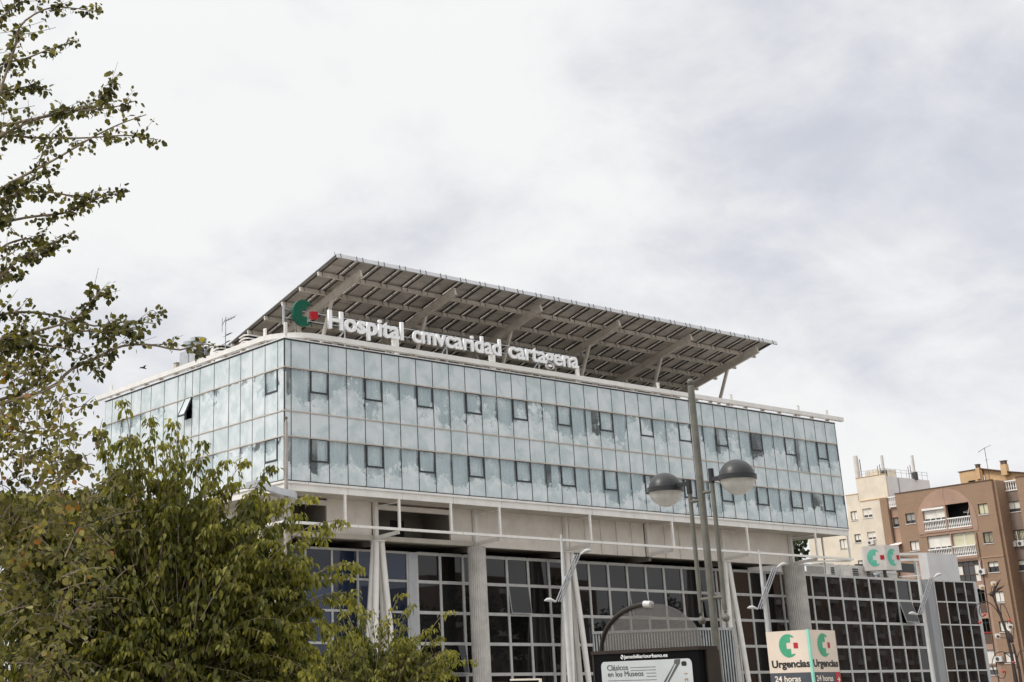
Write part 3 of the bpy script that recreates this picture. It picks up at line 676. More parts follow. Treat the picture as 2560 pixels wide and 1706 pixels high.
a_ = Vector((59.757, 6.106, 0)); c_ = Vector((61.745, 4.204, 0)); b_ = Vector((60.363, 4.6, 0))
MB().prism([(a_.x, a_.y), (b_.x, b_.y), (c_.x, c_.y), (c_.x+.3, c_.y+1.2), (a_.x+.6, a_.y+.6)], (0, 0, 10.19), (1, 0, 0), (0, 1, 0), (0, 0, 1), 1.89).build('board', 'sign_pale', o)
for p, q in ((a_, b_), (b_, c_)):
    ax = (q-p); ln = ax.length; ax.normalize(); nr = Vector((ax.y, -ax.x, 0)); s_ = ln/1.78
    c = p+ax*ln*.47+nr*.004+Vector((0, 0, 11.15))
    MB().prism([(x*.60*s_, z*.66) for x, z in LOGO], c, ax, (0, 0, 1), nr, .012).build('emblem', 'print_teal', o)
    MB().prism([(.50*s_, -.17), (.84*s_, -.17), (.84*s_, .17), (.50*s_, .17)], c, ax, (0, 0, 1), nr, .012).build('emblem_square', 'print_red', o)
MB().tube((60.5, 4.95, 9.3), (60.5, 4.95, 10.19), .13).build('post', 'dark_frame', o)

# ------------------------------------------------------------------ apartment blocks
def wall_openings(mb, u0, u1, z0, z1, ops, d0=0.0, t=.3):
    us = sorted({u0, u1, *[v for o in ops for v in o[:2] if u0 < v < u1]}); zs = sorted({z0, z1, *[v for o in ops for v in o[2:4] if z0 < v < z1]})
    for i in range(len(us)-1):
        run = None
        for j in range(len(zs)-1):
            cu_, cz = (us[i]+us[i+1])/2, (zs[j]+zs[j+1])/2
            hole = any(o[0] < cu_ < o[1] and o[2] < cz < o[3] for o in ops)
            if not hole:
                if run is None: run = zs[j]
            if (hole or j == len(zs)-2) and run is not None:
                mb.box(us[i], us[i+1], d0, d0+t, run, zs[j] if hole else zs[j+1]); run = None
    return mb
def window(b, u0, u1, z0, z1, d=.0, style='half', fr='win_frame', sh='shutter', sill='sign_pale'):
    """aluminium window set back in its opening: frame > panes, roller shutter, sill"""
    f = .055; D_ = d+.16
    w = MB().box(u0, u0+f, D_, D_+.06, z0, z1).box(u1-f, u1, D_, D_+.06, z0, z1).box(u0+f, u1-f, D_, D_+.06, z0, z0+f).box(u0+f, u1-f, D_, D_+.06, z1-f, z1).box((u0+u1)/2-f/2, (u0+u1)/2+f/2, D_, D_+.06, z0+f, z1-f)
    w = w.build('window', fr, b, local=True)
    MB().box(u0+f, u1-f, D_+.07, D_+.09, z0+f, z1-f).build('pane', 'pane_dark', w, local=True)
    k = {'half': .72, 'full': .97, 'low': .45, 'none': 0}[style]
    if k: MB().box(u0+f, u1-f, D_+.02, D_+.05, z1-f-(z1-z0-2*f)*k, z1-f).build('shutter', sh, w, local=True)
    MB().box(u0-.06, u1+.06, d-.06, d+.2, z0-.09, z0-.004).build('sill', sill, w, local=True)
    return w
def balustrade(b, u0, u1, z0, z1, d=0.0, n=None):
    n = n or int((u1-u0)/.215); mb = MB().box(u0, u1, d-.10, d+.12, z1-.13, z1).box(u0, u1, d-.10, d+.12, z0, z0+.12)
    h = z1-z0-.25
    for i in range(n):
        c = (u0+(i+.5)*(u1-u0)/n, d+.01, z0+.12); mb.lathe([(.055, 0), (.04, h*.08), (.085, h*.32), (.045, h*.62), (.04, h*.8), (.065, h*.92), (.06, h)], c, 6)
    return stuff(mb.build('balustrade', 'balus_white', b, local=True))
RB = R(-94.544)
BB = thing('brick_apartment_building', 'brown brick apartment block with white balustraded balconies under a rose arch', 'apartment building', (105.71, 20.20, 0), RB)
wins = [(-11.45, -10.2, 18.82, 19.95, 'half'), (-2.1, -.92, 18.83, 19.95, 'full'), (-2.05, -.88, 15.79, 16.95, 'full'), (-11.4, -10.2, 15.82, 16.87, 'full')]
bal = [(-9.1, -6.27, 17.75, 20.2), (-6.07, -3.15, 17.75, 20.32), (-9.07, -6.05, 14.7, 17.16), (-5.9, -3.08, 14.7, 17.2)]
ops = [w[:4] for w in wins]+bal
wall_openings(MB(), -12.43, 0, 14.32, 22.26, ops).build('brick_wall', 'brick_wall', BB, local=True)
low = [(-2.04, -.8, 12.78, 13.85, 'low'), (-1.88, -.77, 9.68, 10.8, 'full'), (-1.88, -.62, 6.72, 7.78, 'full'), (-1.87, -.66, 3.62, 4.69, 'full'), (-4.1, -2.89, 2.51, 3.42, 'low')]
lowbal = [(-5.9, -3.12, 11.95, 14.18), (-4.27, -2.99, 8.7, 11.22), (-4.27, -2.98, 5.58, 8.17), (-4.15, -2.92, 3.6, 5.01)]
wall_openings(MB(), -12.43, -2.45, .0, 14.3, [w[:4] for w in low]+lowbal).build('rendered_wall', 'rose_wall', BB, local=True)
wall_openings(MB(), -2.44, 0, .0, 14.3, [w[:4] for w in low]).build('brick_wall', 'brick_wall', BB, local=True)
MB().box(-12.43, .02, -.06, .02, 14.3, 14.42).build('string_course', 'rose_wall', BB, local=True)
MB().box(-12.5, .05, -.06, .36, 22.26, 22.36).build('coping', 'tile_brown', BB, local=True)
MB().box(-14.64, -13.66, 0, .3, 0, 22.05).build('brick_wall', 'brick_wall', BB, local=True)
wall_openings(MB(), -13.66, -12.43, 0, 20.9, [(-13.58, -12.48, 18.7, 19.76)], .5).build('rendered_wall', 'rose_wall', BB, local=True)
window(BB, -13.58, -12.48, 18.7, 19.76, .5, 'half', sh='shutter_grey')
balustrade(BB, -13.64, -12.46, 20.9, 22.1, .3, 5)
for i_, w in enumerate(wins): window(BB, *w[:4], 0, w[4], sh='shutter_grey' if i_ == 0 else 'shutter_cream' if i_ in (1, 2) else 'shutter')
for w in low: window(BB, *w[:4], 0, w[4])
MB().box(-14.64, -12.4, .9, 12, 0, 20.8).box(-12.43, 0, 2.2, 12, 0, 22.2).build('core_wall', 'mauve_wall', BB, local=True)
arch = []
for i in range(25):
    a = PI-PI*i/24; arch.append((-6.2+3.78*math.cos(a), 18.5+3.6*math.sin(a)))
MB().prism([(-9.98, 17.3), (-9.11, 17.3), (-9.11, 20.21), (-9.11, 20.2), (-6.2, 20.33), (-3.14, 20.33), (-3.14, 17.5), (-2.42, 17.5)]+[(x, z) for x, z in reversed(arch)], (0, -.05, 0), (1, 0, 0), (0, 0, 1), (0, 1, 0), .046).build('rose_arch', 'rose_wall', BB, local=True)
MB().box(-9.9, -2.5, -.05, -.004, 17.2, 17.49).box(-9.11, -3.1, -.12, .1, 17.5, 17.74).box(-6.26, -6.08, -.08, .3, 17.3, 22.2).box(-6.04, -5.91, -.08, .3, 14.6, 17.2).box(-9.2, -3.0, -.12, .1, 14.42, 14.68).build('balcony_slab', 'rose_wall', BB, local=True)
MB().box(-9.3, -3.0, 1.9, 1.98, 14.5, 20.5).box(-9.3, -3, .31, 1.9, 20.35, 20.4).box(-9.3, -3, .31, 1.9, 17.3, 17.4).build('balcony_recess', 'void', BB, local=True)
def shutters(u0, u1, z0, z1, n, m, d, low_=0.0, fr='balus_white'):
    w = (u1-u0)/n; f = MB()
    for i in range(n+1): f.box(u0+i*w-.05, u0+i*w+.05, d-.05, d, z0, z1)
    f.box(u0, u1, d-.05, d-.001, z1-.1, z1).box(u0, u1, d-.05, d-.001, z0, z0+.08)
    if low_: f.box(u0, u1, d-.05, d-.001, z0+low_-.04, z0+low_+.04)
    g_ = f.build('glazed_screen', fr, BB, local=True)
    for i in range(n):
        MB().box(u0+i*w+.06, u0+(i+1)*w-.06, d-.02, d+.01, z0+low_+.05, z1-.11).build('roller_shutter', m, g_, local=True)
        if low_:
            MB().box(u0+i*w+.06, u0+(i+1)*w-.06, d+.02, d+.03, z0+.09, z0+low_).build('pane', 'pane_dark', g_, local=True)
            MB().box(u0+i*w+w/2-.04, u0+i*w+w/2+.04, d-.05, d+.015, z0+.09, z0+low_-.05).build('mullion', fr, g_, local=True)
shutters(-9.08, -6.3, 18.7, 20.18, 2, 'shutter', .25, .42); MB().box(-9.12, -6.28, -.12, .2, 19.98, 20.2).build('shutter_box', 'balus_white', BB, local=True)
shutters(-9.05, -6.07, 15.7, 17.14, 2, 'shutter', .25, .30); shutters(-5.88, -3.1, 15.4, 17.18, 2, 'shutter_cream', .25)
balustrade(BB, -9.1, -6.28, 17.75, 18.85); balustrade(BB, -6.06, -3.15, 17.75, 18.88)
balustrade(BB, -9.08, -6.06, 14.7, 15.78); balustrade(BB, -5.9, -3.08, 14.7, 15.84)
# lower balconies
gf = MB()
for u in (-5.9, -5.2, -4.55, -3.85, -3.15): gf.box(u-.04, u+.04, .12, .18, 11.95, 14.18)
for z in (11.97, 12.75, 13.75, 14.15): gf.box(-5.9, -3.12, .121, .179, z-.04, z+.04)
gf = gf.build('glazed_balcony', 'tile_brown', BB, local=True)
for i, u in enumerate((-5.9, -5.2, -4.55, -3.85)):
    for z0, z1 in ((12.0, 12.72), (12.8, 13.7), (13.8, 14.1)): MB().box(u+.05, u+.6, .19, .2, z0, z1).build('pane', 'shutter' if (i, z0) in ((0, 12.8), (3, 12.0), (3, 12.8)) else 'pane_dark', gf, local=True)
for (u0, u1, z0, z1) in lowbal[1:3]:
    MB().box(u0, u1, 1.2, 1.3, z0, z1).build('balcony_back', 'void', BB, local=True)
    bp_ = MB().box(u0, u1, .05, .12, z0, z0+1.05).build('balcony_front', 'tile_brown', BB, local=True)
    MB().box((u0+u1)/2-.05, (u0+u1)/2+.05, .3, .36, z0, z1).box(u0, u1, .3, .36, z1-.45, z1-.38).build('balcony_frame', 'win_frame', BB, local=True)
shutters(-4.12, -2.95, 3.62, 5.0, 2, 'shutter', .2)
pots = MB()
for i in range(5): pots.box(-4.05+i*.22, -3.9+i*.22, -.02, .10, 6.66, 6.8)
pots.build('flower_box', 'ball_red', BB, local=True)
# return, recess and next bay on the right
MB().box(.0, .3, .301, 2.0, 0, 22.26).build('brick_wall', 'brick_wall', BB, local=True)
rec = [(.15, 1.62, 18.92, 20.02), (.2, 1.65, 15.96, 17.03), (.2, 1.65, 12.83, 13.93), (.25, 1.65, 9.75, 10.87), (.25, 1.65, 6.7, 7.8)]
wall_openings(MB(), .301, 2.86, 0, 21.12, rec, 1.9).build('rendered_wall', 'mauve_wall', BB, local=True)
window(BB, *rec[0], 1.9, 'half')
w = window(BB, *rec[1], 1.9, 'full', sh='shutter_cream')
for q in (-2.05, .2):
    d_, u0, u1, z0, z1 = (0, -2.05, -.88, 15.79, 16.95) if q < 0 else (1.9, .2, 1.65, 15.96, 17.03)
    gr = MB()
    for i in range(8): gr.box(u0+.04+i*(u1-u0-.1)/7, u0+.07+i*(u1-u0-.1)/7, d_-.03, d_, z0, z1)
    gr.box(u0, u1, d_-.03, d_-.001, z1-.1, z1-.06).box(u0, u1, d_-.03, d_-.001, z0+.06, z0+.1)
    gr.build('window_bars', 'win_frame', BB, local=True)
for q in rec[2:]: window(BB, *q, 1.9, 'low')
balustrade(BB, .3, 2.8, 21.12, 22.24, 1.9, 9)
MB().box(2.87, 12, 0, .3, 0, 22.15).box(2.87, 3.17, .301, 2.2, 0, 22.15).build('brick_wall', 'brick_wall', BB, local=True)
MB().box(2.82, 12, -.06, .36, 22.15, 22.25).build('coping', 'tile_brown', BB, local=True)
MB().box(.0, 12, 2.21, 12, 0, 21.1).build('core_wall', 'mauve_wall', BB, local=True)
MB().tube((.74, 1.82, 16.9), (.8, 1.82, 15.6), .05).build('pipe', 'balus_white', BB, local=True)
MB().tube((-3.0, -.06, 0), (-2.72, -.06, 14.2), .05).tube((-2.75, -.06, 14.4), (-2.75, -.06, 17), .05).build('downpipe', 'tile_brown', BB, local=True)
aw = MB().add([(-13.91, -.6, 16.62), (-12.4, -.6, 16.62), (-12.4, .45, 16.95), (-13.91, .45, 16.95), (-13.91, -.6, 16.59), (-12.4, -.6, 16.59), (-12.4, .45, 16.92), (-13.91, .45, 16.92)], [(0,1,2,3),(4,7,6,5),(0,4,5,1),(1,5,6,2),(2,6,7,3),(3,7,4,0)]).build('awning', 'balus_white', BB, local=True)
for i in range(6): MB().box(-13.85+i*.25, -13.73+i*.25, -.62, -.601, 16.40, 16.62).build('stripe', 'awning_stripe', aw, local=True)
# dish in the open balcony
o = thing('satellite_dish', 'pale satellite dish in the dark open balcony', 'satellite dish', tuple((WM[BB.name] @ Vector((-3.55, .5, 18.9)))), RB)
dm = MB().lathe([(.02, 0), (.25, .03), (.46, .12), (.46, .14), (.25, .05), (.02, .02)], (0, 0, 0), 18).build('dish', 'sign_pale', o, True, local=True); dm.rotation_euler = (R(75), 0, R(-50)); dm.location = (0, 0, .45)
MB().tube((0, .1, 0), (0, .1, .45), .03).bar((0, 0, .35), (-.55, -.3, .4), .03, .03).bar((0, 0, .6), (-.55, -.3, .45), .02, .02).build('arm', 'sign_pale', o, local=True)
def on_bb(u, d, z): return tuple(WM[BB.name] @ Vector((u, d, z)))
ac_unit(on_bb(-2.72, -.32, 12.64), RB, (.82, .3, .56), 'air conditioner under a white pipe beside the glazed balcony')
ac_unit(on_bb(-2.4, -.32, 3.78), RB, (.82, .3, .54), 'air conditioner on the brick wall nearest the street beside white shutters')
ac_unit(on_bb(.2, 1.58, 15.3), RB, (.8, .3, .55), 'left air conditioner of the pair below the barred recess window')
ac_unit(on_bb(1.15, 1.58, 15.3), RB, (.8, .3, .55), 'right air conditioner of the pair below the barred recess window')
MB().tube((-2.9, -.08, 13.2), (-2.95, -.08, 14.0), .05).build('pipe', 'balus_white', BB, local=True)
# ochre penthouse on the brick roof
PH_ = thing('ochre_penthouse', 'ochre rooftop house with two brick chimneys above the brown apartment block', 'penthouse', on_bb(-2, 3, 22.2), RB)
pz = 22.2
def phb(mb, name, m, parent=None):
    mb.v = [v-Vector((-2, 3, pz)) for v in mb.v]; return mb.build(name, m, parent or PH_, local=True)
wl = wall_openings(MB(), -5.8, -3.0, pz, 24.05, [(-4.85, -3.92, 22.3, 22.98)], 3)
phb(wl, 'wall', 'ochre_wall')
phb(MB().prism([(-3.0, pz), (2.4, pz), (2.4, 22.85), (-.6, 23.46), (-3.0, 24.05)], (0, 3.4, 0), (1, 0, 0), (0, 0, 1), (0, 1, 0), 4), 'side_wall', 'ochre_wall')
phb(MB().box(-4.85, -3.92, 3.25, 3.29, 22.3, 22.98), 'window', 'void')
phb(MB().prism([(-5.9, 24.05), (-3.0, 24.08), (-.6, 23.49), (2.5, 22.87), (2.5, 22.95), (-.6, 23.57), (-3.0, 24.16), (-5.9, 24.13)], (0, 2.9, 0), (1, 0, 0), (0, 0, 1), (0, 1, 0), 5), 'roof', 'tile_brown')
for u0, u1, z1 in ((-3.6, -3.12, 24.2), (-.5, .18, 24.16)):
    ch = phb(MB().box(u0, u1, 2.8, 3.3, 23.0, z1), 'chimney', 'ochre_wall'); phb(MB().box(u0+.06, u1-.06, 2.85, 3.25, z1, z1+.36).box(u0-.02, u1+.02, 2.8, 3.3, z1+.36, z1+.42), 'chimney_pot', 'tile_brown', ch)
o = thing('rooftop_aerial', 'tall thin aerial in front of the ochre penthouse', 'aerial', on_bb(-1.81, 2.5, 22.26), RB)
MB().tube((0, 0, 0), (0, 0, 3.95), .03).bar((-.75, 0, 3.6), (.0, 0, 3.9), .04, .04).bar((0, 0, 3.9), (.85, 0, 4.1), .03, .03).bar((-.2, 0, 2.6), (.25, 0, 2.6), .03, .03).bar((-.75, -.15, 3.5), (-.75, .15, 3.7), .03, .03).build('mast', 'win_frame', o, local=True)
o = tag(MB().box(0, 2.5, 0, 2, 0, 1.15).build('white_roof_box', 'white_wall', None), 'white box cut by the frame edge on the far brick roof', 'roof box'); o.location = on_bb(1.95, 4, 22.2); o.rotation_euler = (0, 0, RB)

CB = thing('cream_apartment_building', 'cream apartment block with a taller stair tower and aerial masts', 'apartment building', on_bb(-17, 1, 0), RB)
def cbb(mb, name, m, parent=None, smooth=False):
    mb.v = [v-Vector((-17, 1, 0)) for v in mb.v]; return mb.build(name, m, parent or CB, smooth, local=True)
cw = [(-19.78, -18.82, 20.12, 21.16, 'full'), (-17.95, -16.6, 20.2, 21.25, 'half'), (-19.66, -18.72, 17.55, 18.5, 'half'), (-17.72, -16.56, 17.66, 18.57, 'half'), (-19.66, -18.72, 14.5, 15.5, 'half'), (-17.72, -16.56, 14.6, 15.6, 'half'), (-22.4, -21.4, 17.1, 18.2, 'full'), (-22.4, -21.4, 14.1, 15.2, 'full')]
cbb(wall_openings(MB(), -20.13, -18.36, 0, 23.05, [c[:4] for c in cw], 1.0), 'wall', 'cream_wall')
cbb(wall_openings(MB(), -18.36, -14.66, 0, 22.1, [c[:4] for c in cw], .9), 'wall', 'cream_wall')
cbb(wall_openings(MB(), -27, -20.14, 0, 20.6, [c[:4] for c in cw], 1.6), 'wall', 'cream_wall')
cbb(MB().box(-18.3, -14.13, 1.0, 1.3, 22.1, 24.85), 'tower_wall', 'cream_wall'); cbb(MB().box(-14.43, -14.13, 1.3, 9, 18, 24.6), 'tower_side', 'white_wall')
cbb(MB().box(-18.3, -14.44, 1.31, 9, 20, 24.4).box(-27, -14.7, 2.0, 9, 0, 20.5).box(-20.1, -18.3, 1.4, 8, 20, 22.95), 'core_wall', 'white_wall')
cbb(MB().box(-18.1, -14.6, .84, 1.0, 22.1, 22.2).box(-18.35, -14.1, .95, 1.4, 24.85, 24.92).box(-20.2, -18.36, .95, 1.4, 23.05, 23.13), 'cornice', 'ochre_wall')
cbb(MB().tube((-14.08, 3.2, 19), (-14.08, 3.2, 24.5), .05), 'downpipe', 'pillar_grey')
def shift_win(*a, **k):
    n0 = len(bpy.data.objects); w = window(CB, *a, **k)
    w.location = (17, -1, 0); return w
for c in cw: shift_win(*c[:4], (.9 if -18.4 < c[0] < -14.6 else 1.6 if c[0] < -20.2 else 1.0), c[4], fr='balus_white' if c[0] > -18.4 else 'win_frame', sh='shutter')
rl_ = MB()
for i in range(8): rl_.tube((-18.1+i*.55, 1.2, 24.9), (-18.1+i*.55, 1.2, 25.6), .025, n=5)
for i in range(9): rl_.tube((-14.2, 1.2+i*.95, 24.6), (-14.2, 1.2+i*.95, 25.5), .025, n=5)
for z in (25.25, 25.58): rl_.bar((-18.1, 1.2, z), (-14.2, 1.2, z), .03, .03).bar((-14.2, 1.2, z-.06), (-14.2, 9, z-.1), .03, .03)
cbb(rl_, 'roof_railing', 'galv')
cbb(MB().box(-17.9, -15.6, 2.5, 5, 24.4, 25.75), 'roof_hut', 'cream_wall')
o = thing('white_flue', 'tall thick pale flue beside the stair tower, leftmost of the three masts', 'flue', on_bb(-18.45, 1.6, 22.9), RB, 'masts on the cream apartment block')
MB().lathe([(.32, 0), (.30, 4.4), (.28, 4.7)], (0, 0, 0), 14).build('shaft', 'sign_pale', o, True, local=True); MB().tube((.55, 0, 0), (.55, 0, 4.2), .05, n=6).build('rod', 'tile_brown', o, local=True)
for u, d, h, lab in ((-14.8, 1.7, 2.65, 'pale antenna mast between two shorter dark rods, middle of three'), (-11.6, 6.5, 2.9, 'thin pale antenna mast on the white tower side, rightmost of three')):
    o = thing('antenna_mast', lab, 'antenna', on_bb(u-(2.6 if d > 5 else 0), d, 24.5), RB, 'masts on the cream apartment block')
    MB().lathe([(.17, 0), (.17, h), (.1, h+.05)], (0, 0, 0), 10).build('mast', 'sign_pale', o, True, local=True)
    MB().tube((-.45, 0, 0), (-.45, 0, h*.62), .04, n=6).tube((-.75, 0, .0), (-.78, 0, h*.58), .035, n=6).bar((-.78, 0, h*.3), (-.45, 0, h*.3), .05, .05).build('rod', 'tile_brown', o, local=True)
    MB().box(-.22, .3, -.2, .2, 0, .9).build('bracket', 'grill_dark', o, local=True)
ac_unit(on_bb(-17.2, .58, 17.08), RB, (.9, .3, .48), 'air conditioner below a window of the cream apartment block')

# invented blocks and trees behind the viewer, added for the dark glass to reflect
def plain_block(loc, rz, w, d, h, m, label, nx):
    o = thing('reflection_block', label, 'apartment building', loc, rz); MB().box(-w/2, w/2, 0, d, 0, h).build('wall', m, o, local=True)
    wn = MB(); bl = MB()
    for f in range(int(h/3)):
        for i in range(nx):
            x = -w/2+(i+.5)*w/nx; wn.box(x-.7, x+.7, -.06, -.004, f*3+1, f*3+2.3)
            if i % 2: bl.box(x-1.6, x+1.6, -.9, -.07, f*3+.1, f*3+.9)
    stuff(wn.build('windows', 'pane_dark', o, local=True)); stuff(bl.build('balconies', 'sign_pale', o, local=True)); return o
plain_block((205, -98, 0), R(160), 100, 14, 27, 'rose_wall', 'tall rust coloured block added behind the viewer for the glass to reflect', 21)
plain_block((128, -112, 0), R(172), 44, 12, 19, 'mauve_wall', 'brown block added behind the viewer for the glass to reflect', 11)

# ------------------------------------------------------------------ trees
def leaf_template(kind):
    if kind == 'mulberry':
        v = np.array([(0,0,0),(-.22,.22,.10),(.22,.22,.10),(0,.34,-.04),(-.25,.50,.06),(.25,.50,.06),(0,.64,-.08),(-.16,.80,-.08),(.16,.80,-.08),(0,1.08,-.26)])
        f = [(0,3,1),(0,2,3),(1,3,4),(3,6,4),(2,5,3),(3,5,6),(4,6,7),(5,8,6),(6,9,7),(6,8,9)]
    else:
        v = np.array([(0,0,0),(-.38,.22,.06),(.38,.22,.06),(0,.45,-.04),(-.42,.58,.03),(.42,.58,.03),(0,1.02,-.05)])
        f = [(0,3,1),(0,2,3),(1,3,4),(2,5,3),(3,6,4),(3,5,6)]
    return v, np.array(f)
def leaf_cloud(pos, spine, nrm, size, tint, kind, name, m, parent):
    """one mesh of many leaves: each has its position, direction, facing, size and tint"""
    v, f = leaf_template(kind); n = len(pos)
    spine = spine/np.linalg.norm(spine, axis=1, keepdims=True)
    side = np.cross(spine, nrm); side /= np.linalg.norm(side, axis=1, keepdims=True)+1e-9; up = np.cross(side, spine)
    co = pos[:, None, :]+size[:, None, None]*(v[None, :, 0:1]*side[:, None]+v[None, :, 1:2]*spine[:, None]+v[None, :, 2:3]*up[:, None])
    fa = (f[None]+(np.arange(n)*len(v))[:, None, None]).reshape(-1, 3)
    base = np.array(WM[parent.name].translation) if parent else np.zeros(3)
    me = bpy.data.meshes.new(name); me.vertices.add(n*len(v)); me.vertices.foreach_set('co', (co.reshape(-1, 3)-base).ravel())
    me.loops.add(fa.size); me.loops.foreach_set('vertex_index', fa.ravel().astype(np.int32))
    me.polygons.add(len(fa)); me.polygons.foreach_set('loop_start', np.arange(0, fa.size, 3, dtype=np.int32)); me.polygons.foreach_set('loop_total', np.full(len(fa), 3, dtype=np.int32))
    me.update(calc_edges=True)
    at = me.attributes.new('tint', 'FLOAT', 'FACE'); at.data.foreach_set('value', np.repeat(tint, len(f)).astype(np.float32))
    me.materials.append(MATS[m]); o = bpy.data.objects.new(name, me); COL.objects.link(o)
    if parent: o.parent = parent; WM[o.name] = WM[parent.name].copy()
    return o
def leaf_parts(k, pos, spine, nrm, size, tint, kind, m, parent):
    """leaves one can pick out, each an object on a few shared meshes"""
    v, f = leaf_template(kind); mes = []
    for t in (.15, .4, .65, .85):
        me = bpy.data.meshes.new('leaf'); me.from_pydata([tuple(p) for p in v], [], [tuple(q) for q in f]); me.materials.append(MATS[m])
        at = me.attributes.new('tint', 'FLOAT', 'FACE'); at.data.foreach_set('value', np.full(len(f), t, dtype=np.float32)); mes.append(me)
    inv = WM[parent.name].inverted()
    for i in k:
        s = Vector(spine[i]).normalized(); sd_ = s.cross(Vector(nrm[i])).normalized(); u = sd_.cross(s); z = float(size[i])
        mt = inv @ frame_mtx(pos[i], sd_*z, s*z, u*z); inst(mes[min(3, int(tint[i]*4))], 'leaf', parent, mt)
def smooth_path(pts, n):
    pts = np.array(pts, float); k = len(pts); t = np.linspace(0, k-1, n); out = []
    P_ = np.vstack([2*pts[0]-pts[1], pts, 2*pts[-1]-pts[-2]])
    for x in t:
        i = min(int(x), k-2); u = x-i; p0, p1, p2, p3 = P_[i:i+4]
        out.append(.5*((2*p1)+(-p0+p2)*u+(2*p0-5*p1+4*p2-p3)*u*u+(-p0+3*p1-3*p2+p3)*u**3))
    return np.array(out)
def unit(a): return a/(np.linalg.norm(a, axis=-1, keepdims=True)+1e-9)
RT = np.array([.8, -.6, 0]); FW = np.array([.6, .8, 0]); UP = np.array([0, 0, 1.])

def mulberry(name, label, base, head, tips, nfill, spread, lsize, nleaf, rad, npick=0, group=None, seed=1, droop=.10):
    r_ = np.random.default_rng(seed)
    o = thing(name, label, 'tree', tuple(base), 0, group)
    base = np.array(base); head = np.array(head)
    MB().path([tuple(base), tuple(base*.5+head*.5+RT*.05), tuple(head)], [rad*1.3, rad, rad*.95], 10).build('trunk', 'bark', o, True)
    shoots = []
    tips = [np.array(t, float) for t in tips]
    for t in tips: shoots.append(t)
    for a_, b_ in zip(tips[:-1], tips[1:]):
        if np.linalg.norm(a_-b_) < .9: shoots.append(a_*.5+b_*.5-UP*r_.uniform(.12, .3)+FW*r_.uniform(.1, .5)); shoots.append(a_*.7+b_*.3-UP*r_.uniform(.2, .5)+FW*r_.uniform(-.2, .7))
    ntip = len(shoots)
    lo, hi, zlo = spread[0], spread[1], spread[2]
    tx = np.array([(t-head)@RT for t in tips]); tz = np.array([t[2] for t in tips]); od = np.argsort(tx); tx = tx[od]; tz = tz[od]
    for i in range(nfill):
        x = r_.uniform(lo, hi); top = np.interp(x, tx, tz); z = zlo+(top-zlo-.66)*(1-r_.random()**1.35*.97); d = abs(r_.normal(0, spread[3]))*.9-.35
        shoots.append(head+RT*x+FW*d+UP*(z-head[2]))
    br = MB(); PO, SPn, NR, SZ, TI = [], [], [], [], []; vis = []
    for si, tip in enumerate(shoots):
        q = (head-tip)*.8+r_.normal(0, .18, 3); q *= min(1, r_.uniform(.75, 1.15)/np.linalg.norm(q)); org = tip+q*np.array([1, 1, .9])-UP*.12
        mid = org*.45+tip*.55+UP*.13
        pth = smooth_path([org, mid, tip, tip+unit(tip-mid)*.12-UP*droop], 14)
        br.path([tuple(p) for p in pth], [(.0055 if si < ntip else .0032)*(1-.8*i/13)+.0012 for i in range(14)], 4, False)
        n = nleaf if si >= ntip else int(nleaf*.95)
        tt = np.clip(r_.uniform(.04, 1.0, n)**.85*13, 0, 12.99); i0 = tt.astype(int); u = (tt-i0)[:, None]
        p = pth[i0]*(1-u)+pth[np.minimum(i0+1, 13)]*u
        az = r_.uniform(0, 2*PI, n); out = np.stack([np.cos(az), np.sin(az), np.zeros(n)], 1)
        p = p+out*r_.uniform(.02, .09, n)[:, None]*lsize/.11+UP*r_.normal(0, .02, n)[:, None]
        sp_ = out*r_.uniform(.35, 1.0, n)[:, None]-UP*r_.uniform(.35, 1.3, n)[:, None]
        nr = out*.5+UP*.8+r_.normal(0, .35, (n, 3))
        frac = tt/13
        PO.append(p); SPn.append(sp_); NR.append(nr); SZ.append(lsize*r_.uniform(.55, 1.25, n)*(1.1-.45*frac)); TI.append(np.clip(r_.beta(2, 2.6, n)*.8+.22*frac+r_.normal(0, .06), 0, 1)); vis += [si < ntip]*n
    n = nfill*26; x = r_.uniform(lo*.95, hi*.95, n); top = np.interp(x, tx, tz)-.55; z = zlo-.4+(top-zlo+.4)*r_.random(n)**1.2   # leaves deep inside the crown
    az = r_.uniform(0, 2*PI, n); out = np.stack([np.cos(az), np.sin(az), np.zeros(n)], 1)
    PO.append(head+RT*x[:, None]+FW*r_.uniform(.2, 1.3, n)[:, None]+UP*(z-head[2])[:, None]); SPn.append(out*.5-UP*r_.uniform(.3, 1.2, n)[:, None]); NR.append(out+UP*.5); SZ.append(lsize*r_.uniform(.9, 1.5, n)); TI.append(r_.beta(1.4, 4, n)*.4); vis += [False]*n  # dark tints put the crown's inner shade into these leaves
    PO, SPn, NR, SZ, TI = map(np.concatenate, (PO, SPn, NR, SZ, TI)); vis = np.array(vis)
    br.build('branches', 'twig', o)
    pick = np.flatnonzero(vis); r_.shuffle(pick); pick = pick[:npick]; keep = np.ones(len(PO), bool); keep[pick] = False
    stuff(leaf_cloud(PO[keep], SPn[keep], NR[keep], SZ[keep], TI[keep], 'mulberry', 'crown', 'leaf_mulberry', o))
    if npick: leaf_parts(pick, PO, SPn, NR, SZ, TI, 'mulberry', 'leaf_mulberry', o)
    return o
B_tips = [(-34.96,-47.65,4.57),(-34.73,-47.77,4.9),(-34.59,-47.85,4.43),(-34.45,-47.92,4.7),(-34.22,-48.05,4.65),(-34.11,-48.11,4.45),(-33.92,-48.23,4.43),(-33.81,-48.29,4.11),(-33.69,-48.37,4.21),(-33.51,-48.48,4.21),(-33.37,-48.57,3.87),(-33.24,-48.65,4.14),(-33.14,-48.72,3.77),(-32.88,-48.9,3.8),(-32.59,-49.11,3.53),(-32.48,-49.19,3.04),(-32.56,-49.13,2.72),(-32.76,-48.99,2.38)]
